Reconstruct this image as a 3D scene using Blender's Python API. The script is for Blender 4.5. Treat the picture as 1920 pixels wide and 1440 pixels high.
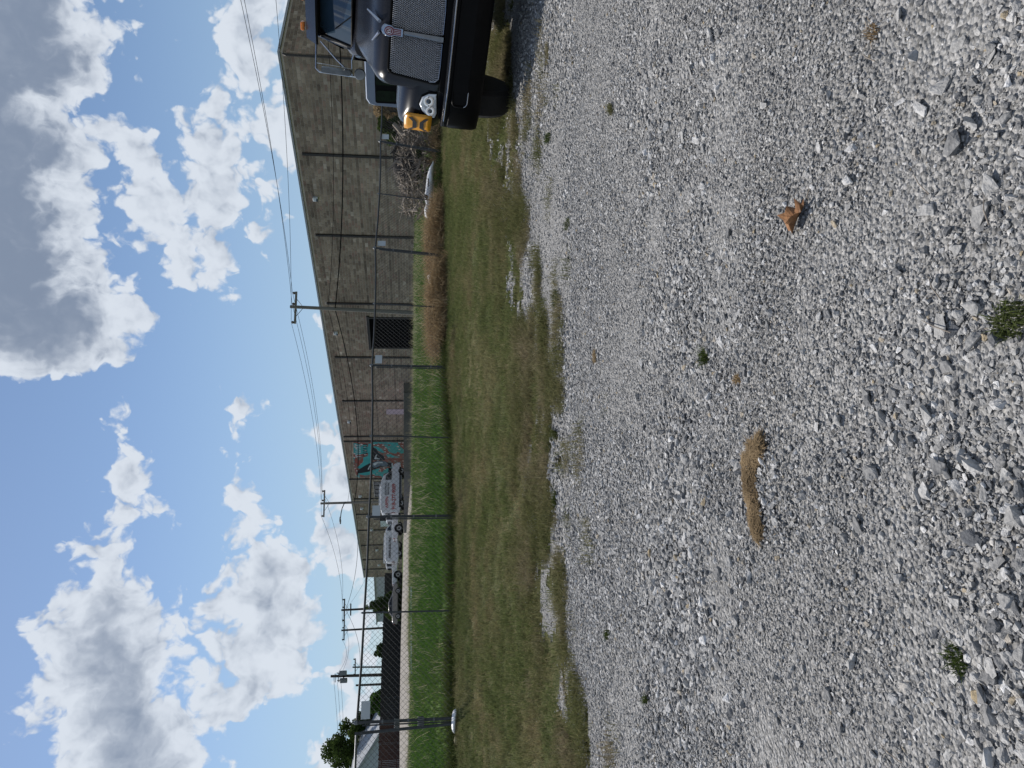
import bpy, bmesh, math, random
import numpy as np
from mathutils import Vector, Matrix, Euler

for o in list(bpy.data.objects): bpy.data.objects.remove(o)
random.seed(7); rng = np.random.default_rng(7)
sc = bpy.context.scene
C = sc.collection
R = math.radians

# ------------------------------------------------------------------ camera (held on its side: image left is up)
FPX = 1331.0; HOR = 780.0; EYE = 1.45
PITCH = math.atan((960 - HOR) / FPX); cp, sp = math.cos(PITCH), math.sin(PITCH)
cam = bpy.data.cameras.new('camera'); camo = bpy.data.objects.new('camera', cam); C.objects.link(camo)
cam.sensor_fit = 'HORIZONTAL'; cam.sensor_width = 36; cam.lens = 36 * FPX / 1920
cam.clip_start = 0.05; cam.clip_end = 8000
m = Matrix(((0, 1, 0, 0), (-sp, 0, -cp, 0), (-cp, 0, sp, EYE), (0, 0, 0, 1)))
camo.matrix_world = m
sc.camera = camo
sc.render.engine = 'CYCLES'
sc.render.resolution_x = 1024; sc.render.resolution_y = 768
cy = sc.cycles; cy.max_bounces = 4; cy.diffuse_bounces = 2; cy.glossy_bounces = 3; cy.transmission_bounces = 4; cy.transparent_max_bounces = 6
cy.caustics_reflective = False; cy.caustics_refractive = False

def ray(px, py):
    a = (720 - py) / FPX; b = (px - 960) / FPX
    return np.array([a, cp - b * sp, -sp - b * cp])
CAM = np.array([0, 0, EYE])
def atY(px, py, Y):
    d = ray(px, py); return CAM + d * (Y / d[1])
def atZ(px, py, z):
    d = ray(px, py); return CAM + d * ((z - EYE) / d[2])

# ------------------------------------------------------------------ sky, sun, exposure
SUN_EL, SUN_AZ = 52.0, -35.0            # azimuth from +Y, negative = left of the view
world = bpy.data.worlds.new('World'); sc.world = world; world.use_nodes = True
def build_world():
    nt = world.node_tree; nt.nodes.clear(); N = nt.nodes.new; L = nt.links.new
    out = N('ShaderNodeOutputWorld'); bg = N('ShaderNodeBackground'); L(bg.outputs[0], out.inputs[0])
    sky = N('ShaderNodeTexSky'); sky.sky_type = 'NISHITA'; sky.sun_disc = False
    sky.sun_elevation = R(SUN_EL); sky.sun_rotation = R(SUN_AZ)
    sky.air_density = 1.0; sky.dust_density = .25; sky.ozone_density = 2.6
    bg.inputs[1].default_value = 0.09
    def M(op, a, b=None, c=None, clamp=False):
        n = N('ShaderNodeMath'); n.operation = op; n.use_clamp = clamp
        for i, x in enumerate((a, b, c)):
            if x is None: continue
            if isinstance(x, (int, float)): n.inputs[i].default_value = x
            else: L(x, n.inputs[i])
        return n.outputs[0]
    def VM(op, a, b=None):
        n = N('ShaderNodeVectorMath'); n.operation = op
        for i, x in enumerate((a, b)):
            if x is None: continue
            if isinstance(x, (tuple, list)): n.inputs[i].default_value = x
            else: L(x, n.inputs[i])
        return n.outputs['Value'] if op == 'LENGTH' else n.outputs[0]
    def SS(x, lo, hi):
        n = N('ShaderNodeMapRange'); n.interpolation_type = 'SMOOTHSTEP'
        n.inputs[1].default_value = lo; n.inputs[2].default_value = hi; L(x, n.inputs[0]); return n.outputs[0]
    tc = N('ShaderNodeTexCoord'); nrm = VM('NORMALIZE', tc.outputs['Generated'])
    sx = N('ShaderNodeSeparateXYZ'); L(nrm, sx.inputs[0])
    az = M('ARCTAN2', sx.outputs[0], sx.outputs[1]); el = M('ARCSINE', sx.outputs[2])
    cb = N('ShaderNodeCombineXYZ'); L(az, cb.inputs[0]); L(el, cb.inputs[1]); P = cb.outputs[0]
    def noise(vec, scale, detail=8, rough=.55):
        n = N('ShaderNodeTexNoise'); n.noise_dimensions = '2D'; n.inputs['Scale'].default_value = scale; n.inputs['Detail'].default_value = detail
        n.inputs['Roughness'].default_value = rough; L(vec, n.inputs['Vector']); return n
    # banks of cloud: upper and lower edge over the azimuth, as (py, v top, v bottom) read off the photograph's directions
    banks = [
        [(-80,-260,250),(0,-260,228),(90,-260,232),(170,-260,206),(230,-260,170),(300,-260,182),(400,-260,196),(480,-260,214),(550,-200,262),(600,-160,290),(640,-100,250),(680,-40,190),(705,10,90),(722,80,20),(900,120,-60)],
        [(140,320,240),(205,215,205),(240,192,252),(280,200,318),(340,222,335),(400,240,350),(450,262,365),(505,305,364),(535,335,360),(550,370,320),(700,420,250)],
        [(100,460,380),(170,392,425),(205,358,466),(260,345,472),(330,335,474),(400,352,468),(440,372,452),(490,378,440),(545,386,440),(580,402,424),(594,430,390),(720,480,330)],
        [(-80,400,540),(0,392,535),(50,402,528),(110,384,545),(150,440,548),(250,458,556),(300,500,556),(322,534,518),(345,486,518),(395,470,520),(440,470,518),(456,520,470),(600,570,420)],
        [(760,260,200),(808,236,216),(845,202,246),(880,190,286),(940,182,308),(975,192,284),(1005,176,236),(1035,130,232),(1062,158,256),(1105,116,276),(1150,84,330),(1200,72,342),(1280,66,366),(1350,70,384),(1440,98,400),(1540,80,420)],
        [(690,480,410),(735,436,434),(757,424,462),(780,446,436),(815,470,400),(862,424,452),(880,414,464),(905,446,462),(950,432,486),(985,440,486),(1040,420,586),(1090,402,598),(1150,386,592),(1250,376,572),(1300,376,546),(1345,390,482),(1372,440,420),(1500,520,400)],
        [(560,660,560),(603,602,612),(640,640,590),(740,640,600),(790,620,650),(822,582,640),(850,622,690),(900,598,690),(930,578,690),(970,600,690),(1030,612,690),(1080,634,690),(1140,664,690),(1190,644,700),(1235,640,690),(1270,602,652),(1310,640,690),(1370,640,690),(1405,590,660),(1500,590,680)],
    ]
    w1 = noise(P, 16, 3); warp = VM('SUBTRACT', w1.outputs['Color'], (.5, .5, .5))
    ws = N('ShaderNodeVectorMath'); ws.operation = 'SCALE'; L(warp, ws.inputs[0]); ws.inputs['Scale'].default_value = .06
    Pw = VM('ADD', P, ws.outputs[0]); sp2 = N('ShaderNodeSeparateXYZ'); L(Pw, sp2.inputs[0]); azw, elw = sp2.outputs[0], sp2.outputs[1]
    A0, A1, E0, E1 = -.62, .62, -.1, .9
    un = M('DIVIDE', M('SUBTRACT', azw, A0), A1 - A0, clamp=True)
    def curve(pts):
        n = N('ShaderNodeFloatCurve'); c = n.mapping.curves[0]; pts = sorted(pts)
        while len(c.points) < len(pts): c.points.new(.5, .5)
        for p_, (x_, y_) in zip(c.points, pts): p_.location = (x_, y_); p_.handle_type = 'AUTO_CLAMPED'
        n.mapping.update(); L(un, n.inputs['Value']); return n.outputs[0]
    def ae(py, v):
        d = ray(v, py); d = d / np.linalg.norm(d); return (math.atan2(d[0], d[1]) - A0) / (A1 - A0), (math.asin(d[2]) - E0) / (E1 - E0)
    elu = M('DIVIDE', M('SUBTRACT', elw, E0), E1 - E0)
    acc = None; frac = None
    for bk in banks:
        hi = curve([ae(py, vt) for py, vt, vb in bk]); lo = curve([ae(py, vb) for py, vt, vb in bk])
        d1 = M('SUBTRACT', hi, elu); d2 = M('SUBTRACT', elu, lo); dmin = M('MINIMUM', d1, d2)
        acc = dmin if acc is None else M('MAXIMUM', acc, dmin)
        fr = M('MULTIPLY', M('MULTIPLY', d1, 5.5, clamp=True), M('GREATER_THAN', dmin, -.004))
        frac = fr if frac is None else M('MAXIMUM', frac, fr)
    f1 = noise(P, 15, 7, .6)
    f3 = noise(P, 5.5, 2, .5)
    # elsewhere in the sky the same broken cloud goes on
    side = SS(M('ABSOLUTE', az), .52, .62)
    els = M('MULTIPLY', M('SUBTRACT', f3.outputs[0], .5), 1.1)
    mxs = N('ShaderNodeMix'); L(side, mxs.inputs[0]); L(acc, mxs.inputs[2]); L(els, mxs.inputs[3]); acc = mxs.outputs[0]
    def billow(vec):
        n = N('ShaderNodeTexVoronoi'); n.voronoi_dimensions = '2D'; n.feature = 'F1'; n.inputs['Scale'].default_value = 26
        n.inputs['Detail'].default_value = 1.6; n.inputs['Roughness'].default_value = .5; n.inputs['Lacunarity'].default_value = 2.6; L(vec, n.inputs['Vector']); return n.outputs['Distance']
    bl = billow(Pw)
    F = M('ADD', M('ADD', M('MINIMUM', M('MULTIPLY', acc, 30.0), 2.6), .5), M('ADD', M('MULTIPLY', M('SUBTRACT', f1.outputs[0], .5), 2.8), M('MULTIPLY', M('SUBTRACT', .42, bl), 1.5)))
    dens = M('MULTIPLY', SS(F, -.12, .5), SS(el, R(-2), R(3)))
    off = VM('ADD', P, (-.012, .016, 0)); f2 = noise(off, 15, 4, .58); f1s = noise(P, 15, 4, .58)
    bl2 = billow(VM('ADD', Pw, (-.006, .009, 0)))
    rel = M('ADD', M('MULTIPLY', M('SUBTRACT', f1s.outputs[0], f2.outputs[0]), 2.6), M('MULTIPLY', M('SUBTRACT', bl2, bl), .9))
    thick = SS(F, .6, 2.6)
    under = SS(el, R(12), R(34))
    grey = M('MULTIPLY', thick, M('ADD', .22, M('ADD', M('MULTIPLY', under, .38), M('MULTIPLY', frac, .42))))
    lum = M('ADD', M('SUBTRACT', .96, M('MULTIPLY', grey, .9)), M('MULTIPLY', rel, M('SUBTRACT', .42, M('MULTIPLY', grey, .4))))
    ramp = N('ShaderNodeMix'); ramp.data_type = 'RGBA'; L(SS(lum, .2, 1.1), ramp.inputs[0])
    ramp.inputs[6].default_value = (2.1, 2.6, 3.5, 1); ramp.inputs[7].default_value = (6.7, 7.2, 7.9, 1)
    mix = N('ShaderNodeMix'); mix.data_type = 'RGBA'
    hz = N('ShaderNodeMix'); hz.data_type = 'RGBA'; L(M('ADD', M('MULTIPLY', M('SUBTRACT', 1.0, SS(el, R(1), R(22))), .62), .02), hz.inputs[0])
    L(sky.outputs[0], hz.inputs[6]); hz.inputs[7].default_value = (3.2, 4.5, 6.0, 1)
    L(M('MULTIPLY', dens, .95), mix.inputs[0]); L(hz.outputs[2], mix.inputs[6]); L(ramp.outputs[2], mix.inputs[7])
    L(mix.outputs[2], bg.inputs[0])
build_world()
sund = bpy.data.lights.new('sun', 'SUN'); sund.energy = 3.9; sund.angle = R(.55); sund.color = (1, .95, .88)
suno = bpy.data.objects.new('sun', sund); C.objects.link(suno)
sdir = Vector((math.sin(R(SUN_AZ)) * math.cos(R(SUN_EL)), math.cos(R(SUN_AZ)) * math.cos(R(SUN_EL)), math.sin(R(SUN_EL))))
suno.rotation_euler = sdir.to_track_quat('Z', 'Y').to_euler()
world.cycles.sampling_method = 'MANUAL'; world.cycles.sample_map_resolution = 512
suno.location = (-30, 30, 60)
vs = sc.view_settings; vs.view_transform = 'Standard'; vs.look = 'None'; vs.exposure = 0.25; vs.gamma = 1; vs.use_curve_mapping = False

# ------------------------------------------------------------------ materials
MATS = {}
def mat(name, col, rough=.7, metal=0, var=.25, scale=6, bump=0, bscale=40, col2=None, spec=.5, coat=0, trans=0, detail=6, stretch=(1, 1, 1), coords='Object', lo=.35, hi=.65):
    if name in MATS: return MATS[name]
    mt = bpy.data.materials.new(name); mt.use_nodes = True; nt = mt.node_tree; N = nt.nodes.new; L = nt.links.new
    b = nt.nodes['Principled BSDF']
    b.inputs['Roughness'].default_value = rough; b.inputs['Metallic'].default_value = metal
    b.inputs['Specular IOR Level'].default_value = spec; b.inputs['Coat Weight'].default_value = coat; b.inputs['Coat Roughness'].default_value = .08
    tc = N('ShaderNodeTexCoord'); mp = N('ShaderNodeMapping'); mp.inputs['Scale'].default_value = stretch
    if coords == 'World':
        g = N('ShaderNodeNewGeometry'); L(g.outputs['Position'], mp.inputs[0])
    else: L(tc.outputs[coords], mp.inputs[0])
    n = N('ShaderNodeTexNoise'); n.inputs['Scale'].default_value = scale; n.inputs['Detail'].default_value = detail; n.inputs['Roughness'].default_value = .6
    L(mp.outputs[0], n.inputs[0])
    r = N('ShaderNodeMapRange'); r.inputs[1].default_value = lo; r.inputs[2].default_value = hi; L(n.outputs[0], r.inputs[0])
    mx = N('ShaderNodeMix'); mx.data_type = 'RGBA'; L(r.outputs[0], mx.inputs[0])
    c2 = col2 if col2 else tuple(c * (1 - var) for c in col)
    mx.inputs[6].default_value = (*c2, 1); mx.inputs[7].default_value = (*col, 1)
    L(mx.outputs[2], b.inputs['Base Color'])
    if bump:
        n2 = N('ShaderNodeTexNoise'); n2.inputs['Scale'].default_value = bscale; n2.inputs['Detail'].default_value = 5; L(mp.outputs[0], n2.inputs[0])
        bp = N('ShaderNodeBump'); bp.inputs['Strength'].default_value = bump; bp.inputs['Distance'].default_value = .02
        L(n2.outputs[0], bp.inputs['Height']); L(bp.outputs[0], b.inputs['Normal'])
    if trans: b.inputs['Transmission Weight'].default_value = trans
    MATS[name] = mt; return mt

# ------------------------------------------------------------------ mesh helpers
class MB:
    def __init__(s): s.V = []; s.F = []
    def add(s, V, F):
        k = len(s.V); s.V += [tuple(map(float, v)) for v in V]; s.F += [tuple(i + k for i in f) for f in F]; return s
    def box(s, c, d, rz=0, M=None):
        x, y, z = d[0] / 2, d[1] / 2, d[2] / 2
        V = np.array([(-x, -y, -z), (x, -y, -z), (x, y, -z), (-x, y, -z), (-x, -y, z), (x, -y, z), (x, y, z), (-x, y, z)])
        if rz: ca, sa = math.cos(rz), math.sin(rz); V = V @ np.array([[ca, sa, 0], [-sa, ca, 0], [0, 0, 1]])
        if M is not None: V = V @ np.array(M).T
        V = V + np.array(c)
        return s.add(V, [(0, 3, 2, 1), (4, 5, 6, 7), (0, 1, 5, 4), (1, 2, 6, 5), (2, 3, 7, 6), (3, 0, 4, 7)])
    def tube(s, pts, r, n=6, cap=True, r2=None):
        pts = [np.array(p, float) for p in pts]; m_ = len(pts); V = []; F = []
        if np.isscalar(r): rs = [r if r2 is None else r + (r2 - r) * i / (m_ - 1) for i in range(m_)]
        else: rs = r
        prev = None
        for i, p in enumerate(pts):
            t = pts[min(i + 1, m_ - 1)] - pts[max(i - 1, 0)]; t = t / (np.linalg.norm(t) + 1e-9)
            if prev is None:
                a = np.array([0, 0, 1.]) if abs(t[2]) < .9 else np.array([1., 0, 0])
                x = np.cross(t, a)
            else: x = prev - t * np.dot(prev, t)
            x /= np.linalg.norm(x) + 1e-9; prev = x; y = np.cross(t, x)
            for k in range(n):
                an = 2 * math.pi * k / n; V.append(p + rs[i] * (math.cos(an) * x + math.sin(an) * y))
        for i in range(m_ - 1):
            for k in range(n): F.append((i * n + k, i * n + (k + 1) % n, (i + 1) * n + (k + 1) % n, (i + 1) * n + k))
        if cap: F.append(tuple(range(n))[::-1]); F.append(tuple((m_ - 1) * n + k for k in range(n)))
        return s.add(V, F)
    def prism(s, poly, o, ax, ay, n, h):
        """polygon in plane (o, ax, ay) extruded by h along n"""
        o, ax, ay, n = (np.array(v, float) for v in (o, ax, ay, n)); k = len(poly)
        V = [o + a * ax + b * ay for a, b in poly] + [o + a * ax + b * ay + n * h for a, b in poly]
        return s.add(V, [tuple(range(k))[::-1], tuple(range(k, 2 * k))] + [(i, (i + 1) % k, k + (i + 1) % k, k + i) for i in range(k)])
    def loft(s, rings, cap=True, closed=True):
        n = len(rings[0]); V = [p for r in rings for p in r]; F = []
        for i in range(len(rings) - 1):
            for k in range(n if closed else n - 1): F.append((i * n + k, i * n + (k + 1) % n, (i + 1) * n + (k + 1) % n, (i + 1) * n + k))
        if cap and closed: F.append(tuple(range(n))[::-1]); F.append(tuple((len(rings) - 1) * n + k for k in range(n)))
        return s.add(V, F)
    def disc(s, c, axis, r, h, n=20, r2=None):
        a = np.array(axis, float); a /= np.linalg.norm(a); c = np.array(c, float)
        return s.tube([c, c + a * h], [r, r if r2 is None else r2], n)
def obj(name, mb, mt, parent=None, smooth=False, bevel=0, world=False, subsurf=0, segs=2):
    me = bpy.data.meshes.new(name); V = mb.V
    if world and parent is not None: V = [tuple(np.array(v) - np.array(parent.location)) for v in V]
    me.from_pydata(V, [], mb.F); me.update()
    bm = bmesh.new(); bm.from_mesh(me); bmesh.ops.recalc_face_normals(bm, faces=bm.faces); bm.to_mesh(me); bm.free()
    if isinstance(mt, str): mt = MATS[mt]
    me.materials.append(mt)
    o = bpy.data.objects.new(name, me); C.objects.link(o)
    if parent is not None: o.parent = parent
    if smooth:
        for p in me.polygons: p.use_smooth = True
        if smooth == 'auto':
            try: me.set_sharp_from_angle(angle=R(38))
            except Exception: pass
    if bevel:
        b = o.modifiers.new('bevel', 'BEVEL'); b.width = bevel; b.segments = segs; b.limit_method = 'ANGLE'; b.angle_limit = R(35)
    if subsurf:
        b = o.modifiers.new('sub', 'SUBSURF'); b.levels = subsurf; b.render_levels = subsurf
    return o
def tag(o, label=None, cat=None, group=None, kind=None):
    if label: o['label'] = label
    if cat: o['category'] = cat
    if group: o['group'] = group
    if kind: o['kind'] = kind
    return o
def thing(name, label, cat, loc=(0, 0, 0), rz=0, group=None):
    e = bpy.data.objects.new(name, None); C.objects.link(e); e.empty_display_size = .2
    e.location = tuple(float(c) for c in loc); e.rotation_euler = (0, 0, rz); return tag(e, label, cat, group)

# ------------------------------------------------------------------ building plane (needed for the lie of the land)
ROOFZ = 8.9
WA = atZ(523, 97, ROOFZ); WB = atZ(683, 1083, ROOFZ)
wd = (WB - WA); WLEN = np.linalg.norm(wd[:2]); wd = wd / np.linalg.norm(wd)
wn = np.array([-wd[1], wd[0], 0]);
if np.dot(wn, -WA) < 0: wn = -wn
def on_wall(px, py, off=0.0):
    d = ray(px, py); o = WA + wn * off
    t = np.dot(o - CAM, wn) / np.dot(d, wn); p = CAM + d * t
    return p
def wall_sz(px, py):
    p = on_wall(px, py); return np.dot(p - WA, wd), p[2]
def wpt(s, z, off=0): return np.array([*(WA + wd * s + wn * off)[:2], z])

# ------------------------------------------------------------------ fence line
FP = [('main', 668, 1355, 852, 1347), ('thin', 682, 1149, 850, 1145), ('main', 691, 969, 852, 967), ('thin', 697, 817, 848, 821),
      ('main', 697, 685, 836, 688), ('thin', 703, 569, 838, 577), ('main', 703, 465, 833, 479), ('thin', 711, 363, 830, 379), ('main', 713, 265, 829, 284)]
FA = np.array([-5.85, 12.2]); FB = np.array([6.6, 19.6])
fd = (FB - FA) / np.linalg.norm(FB - FA)
def fence_at(py, px=840):
    d = ray(px, py); # intersect azimuth with fence line
    A = np.array([[d[0], -fd[0]], [d[1], -fd[1]]]); t, s = np.linalg.solve(A, FA); return FA + fd * s
# ------------------------------------------------------------------ the lie of the land (thin plate spline through measured points)
cpts = []
for X in (-40, -22, -12, -6, 0, 6, 12, 22, 40):
    for Y in (-60, -25, -8, 0, 4): cpts.append((X, Y, 0.0))
for (px, py, Y) in [(1100, 1440, 0), (1040, 1200, 0), (1010, 900, 0), (1000, 650, 0)]:
    d = ray(px, py); Y = (1.45 - .06) * d[1] / -d[2]; cpts.append((*atY(px, py, Y)[:2], .06))
cpts += [(4.04, 10.03, .17), (5.7, 8.74, .02), (8, 13, .35), (12, 14, .35), (9, 9, .05), (14, 9, .05)]
for (k, tx, ty, bx, by) in FP:
    q = fence_at(by, bx); cpts.append((*q, atY(bx, by, q[1])[2]))
for s in (-6, -12, -20): q = FA + fd * s; cpts.append((*q, .72))
for s in (18, 24, 32): q = FA + fd * s; cpts.append((*q, .76))
for (px, py, Y) in [(768, 1430, 42), (750, 1430, 66), (768, 1194, 44), (753, 1194, 68), (769, 1060, 50), (757, 1060, 70), (777, 900, 58), (757, 990, 70)]:
    cpts.append(tuple(atY(px, py, Y)))
for py in (440, 520, 600, 690, 780): cpts.append(tuple(on_wall(779, py)))
cpts += [(18.5, 39.5, 1.1), (30, 30, .9), (40, 40, 1.2), (60, 60, 2), (-40, 30, 1.4), (-60, 66, 3.0), (-40, 95, 3.4), (-10, 110, 3.4), (-100, 100, 3.8), (0, 180, 4), (120, 150, 4), (-150, 40, 2.5), (150, 30, 1.5), (-120, 200, 4), (120, -60, 0), (-120, -60, 0)]
CP = np.array(cpts)
def _U(r2): return np.where(r2 > 1e-9, .5 * r2 * np.log(np.maximum(r2, 1e-9)), 0)
def _fit():
    n = len(CP); d2 = ((CP[:, None, :2] - CP[None, :, :2]) ** 2).sum(-1)
    A = np.zeros((n + 3, n + 3)); A[:n, :n] = _U(d2) + np.eye(n) * 1.5; A[:n, n] = 1; A[:n, n + 1:] = CP[:, :2]; A[n:, :n] = A[:n, n:].T
    return np.linalg.solve(A, np.concatenate([CP[:, 2], np.zeros(3)]))
TW = _fit()
def gz(x, y):
    x = np.asarray(x, float); y = np.asarray(y, float); sh = x.shape; q = np.stack([x.ravel(), y.ravel()], 1)
    out = np.empty(len(q)); n = len(CP)
    for i in range(0, len(q), 40000):
        qq = q[i:i + 40000]; d2 = ((qq[:, None, :] - CP[None, :, :2]) ** 2).sum(-1)
        out[i:i + 40000] = _U(d2) @ TW[:n] + TW[n] + qq @ TW[n + 1:]
    return out.reshape(sh) if sh else float(out[0])
def G(px, py, lift=0):
    d = ray(px, py); lo = .5; hi = None
    ts = np.concatenate([np.linspace(1, 30, 500), np.linspace(30, 140, 800)])
    P = CAM + d * ts[:, None]; h = P[:, 2] - gz(P[:, 0], P[:, 1]) - lift
    k = np.argmax(h < 0)
    if h[k] >= 0: k = len(ts) - 1
    return P[k]
def ground(p, lift=0): return np.array([p[0], p[1], gz(p[0], p[1]) + lift])

# gravel edge seen from above, as a line of points
EDGE_PX = [(1102, 1440), (1082, 1390), (1078, 1320), (1052, 1240), (1032, 1150), (1026, 1060), (1014, 960), (1012, 860), (1012, 770), (1006, 700), (1000, 620), (984, 540), (968, 440), (958, 350), (948, 280), (948, 200), (944, 100), (938, 0)]
EDGE = np.array([G(*p)[:2] for p in EDGE_PX])
EDGE = EDGE[np.argsort(EDGE[:, 0])]
el_s = (EDGE[1, 1] - EDGE[0, 1]) / (EDGE[1, 0] - EDGE[0, 0])
EX = np.concatenate([[-40, -12], EDGE[:, 0], [EDGE[-1, 0] + 8, 60]]); EY = np.concatenate([[EDGE[0, 1] - 2.5, EDGE[0, 1] - .6], EDGE[:, 1], [EDGE[-1, 1] + 3, EDGE[-1, 1] + 6]])
def edge_y(x): return np.interp(x, EX, EY)
def vnoise(x, y, f, seed=0):
    """cheap smooth value noise in numpy"""
    r = np.random.default_rng(seed); T = r.random((64, 64)); x = np.asarray(x) * f + 100; y = np.asarray(y) * f + 100
    xi = np.floor(x).astype(int); yi = np.floor(y).astype(int); fx = x - xi; fy = y - yi; fx = fx * fx * (3 - 2 * fx); fy = fy * fy * (3 - 2 * fy)
    a = T[xi % 64, yi % 64]; b = T[(xi + 1) % 64, yi % 64]; c = T[xi % 64, (yi + 1) % 64]; d = T[(xi + 1) % 64, (yi + 1) % 64]
    return (a * (1 - fx) + b * fx) * (1 - fy) + (c * (1 - fx) + d * fx) * fy
def edge_d(x, y):
    """signed: negative on gravel, positive on grass, ragged"""
    return (y - edge_y(x)) + (vnoise(x, y, .8, 1) - .5) * 1.3 + (vnoise(x, y * 1.6, 2.4, 2) - .5) * 1.7 + (vnoise(x, y * 1.5, 6.5, 3) - .5) * .9

exec_ground = True
# ------------------------------------------------------------------ ground materials
def gravel_mat():
    mt = bpy.data.materials.new('gravel_bed'); mt.use_nodes = True; nt = mt.node_tree; N = nt.nodes.new; L = nt.links.new
    b = nt.nodes['Principled BSDF']; b.inputs['Roughness'].default_value = .9; b.inputs['Specular IOR Level'].default_value = .25
    g = N('ShaderNodeNewGeometry'); cols = []; hs = []
    for sc_, w in ((26, .5), (62, .3), (150, .2)):
        v = N('ShaderNodeTexVoronoi'); v.inputs['Scale'].default_value = sc_; L(g.outputs['Position'], v.inputs['Vector']); v.inputs['Randomness'].default_value = 1
        cols.append((v, w))
    sep = N('ShaderNodeSeparateColor'); L(cols[1][0].outputs['Color'], sep.inputs[0])
    sep2 = N('ShaderNodeSeparateColor'); L(cols[2][0].outputs['Color'], sep2.inputs[0])
    add = N('ShaderNodeMath'); add.operation = 'ADD'; L(sep.outputs[0], add.inputs[0]); L(sep2.outputs[0], add.inputs[1])
    hf = N('ShaderNodeMath'); hf.operation = 'MULTIPLY'; L(add.outputs[0], hf.inputs[0]); hf.inputs[1].default_value = .5
    cr = N('ShaderNodeValToRGB'); L(hf.outputs[0], cr.inputs[0]); e = cr.color_ramp.elements
    e[0].position = .05; e[0].color = (.11, .108, .105, 1); e[1].position = .95; e[1].color = (.46, .45, .44, 1)
    x = cr.color_ramp.elements.new(.5); x.color = (.28, .275, .267, 1)
    n = N('ShaderNodeTexNoise'); n.inputs['Scale'].default_value = .7; n.inputs['Detail'].default_value = 4; L(g.outputs['Position'], n.inputs['Vector'])
    mr = N('ShaderNodeMapRange'); L(n.outputs[0], mr.inputs[0]); mr.inputs[1].default_value = .3; mr.inputs[2].default_value = .7; mr.inputs[3].default_value = .8; mr.inputs[4].default_value = 1.1
    mm = N('ShaderNodeMix'); mm.data_type = 'RGBA'; mm.blend_type = 'MULTIPLY'; mm.inputs[0].default_value = 1; L(cr.outputs[0], mm.inputs[6]); L(mr.outputs[0], mm.inputs[7])
    L(mm.outputs[2], b.inputs['Base Color'])
    a1 = N('ShaderNodeMath'); a1.operation = 'ADD'; L(cols[0][0].outputs['Distance'], a1.inputs[0]); L(cols[1][0].outputs['Distance'], a1.inputs[1])
    bp = N('ShaderNodeBump'); bp.invert = True; bp.inputs['Strength'].default_value = .9; bp.inputs['Distance'].default_value = .02; L(a1.outputs[0], bp.inputs['Height']); L(bp.outputs[0], b.inputs['Normal'])
    MATS['gravel_bed'] = mt; return mt
gravel_mat()
def soil_mat():
    mt = bpy.data.materials.new('turf_soil'); mt.use_nodes = True; nt = mt.node_tree; N = nt.nodes.new; L = nt.links.new
    b = nt.nodes['Principled BSDF']; b.inputs['Roughness'].default_value = .95; b.inputs['Specular IOR Level'].default_value = .1
    g = N('ShaderNodeNewGeometry')
    at = N('ShaderNodeAttribute'); at.attribute_name = 'field'
    def nz(s, d=5):
        n = N('ShaderNodeTexNoise'); n.inputs['Scale'].default_value = s; n.inputs['Detail'].default_value = d; n.inputs['Roughness'].default_value = .65; L(g.outputs['Position'], n.inputs['Vector']); return n.outputs[0]
    def mix(f, a, b_):
        m_ = N('ShaderNodeMix'); m_.data_type = 'RGBA'
        L(f, m_.inputs[0])
        for i, c in ((6, a), (7, b_)):
            if isinstance(c, tuple): m_.inputs[i].default_value = (*c, 1)
            else: L(c, m_.inputs[i])
        return m_.outputs[2]
    def mr(x, lo, hi):
        r_ = N('ShaderNodeMapRange'); r_.inputs[1].default_value = lo; r_.inputs[2].default_value = hi; L(x, r_.inputs[0]); return r_.outputs[0]
    strip = mix(mr(nz(.8), .4, .62), (.09, .10, .04), (.19, .15, .08)); strip = mix(mr(nz(9), .35, .7), (.06, .07, .028), strip)
    field = mix(mr(nz(.25), .35, .65), (.045, .105, .018), (.07, .135, .025)); field = mix(mr(nz(3), .4, .75), field, (.12, .14, .045))
    L(mix(at.outputs['Fac'], strip, field), b.inputs['Base Color'])
    bp = N('ShaderNodeBump'); bp.inputs['Strength'].default_value = .8; bp.inputs['Distance'].default_value = .08; L(nz(7, 6), bp.inputs['Height']); L(bp.outputs[0], b.inputs['Normal'])
    MATS['turf_soil'] = mt
soil_mat()

# ------------------------------------------------------------------ ground sheets
def grid_sheet(name, xs, ys, zoff, mt, keep=None, bumps=0):
    Xg, Yg = np.meshgrid(xs, ys); Z = gz(Xg, Yg) + zoff
    if bumps is not None: Z = Z + bumps(Xg, Yg)
    nx, ny = len(xs), len(ys); V = np.stack([Xg.ravel(), Yg.ravel(), Z.ravel()], 1)
    i, j = np.meshgrid(np.arange(nx - 1), np.arange(ny - 1)); a = (j * nx + i).ravel()
    F = np.stack([a, a + 1, a + 1 + nx, a + nx], 1)
    if keep is not None:
        cx = (Xg[:-1, :-1] + Xg[1:, 1:]).ravel() / 2; cy = (Yg[:-1, :-1] + Yg[1:, 1:]).ravel() / 2; F = F[keep(cx, cy)]
    me = bpy.data.meshes.new(name); me.from_pydata(V.tolist(), [], F.tolist()); me.update(); me.materials.append(MATS[mt])
    for p in me.polygons: p.use_smooth = True
    o = bpy.data.objects.new(name, me); C.objects.link(o); return o
def spaced(a, b, fine, lo, hi, coarse_n):
    left = lo - np.geomspace(1, 1 + (lo - a), coarse_n) + 1 if a < lo else np.array([lo])
    mid = np.arange(lo, hi, fine); right = hi + np.geomspace(1, 1 + (b - hi), coarse_n) - 1
    return np.unique(np.concatenate([left, mid, right]))
xs = spaced(-2500, 2500, .5, -16, 16, 46); ys = spaced(-600, 4000, .4, 4, 32, 52)
def far_flat(x, y):
    return np.zeros_like(x)
_gz0 = gz
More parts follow.
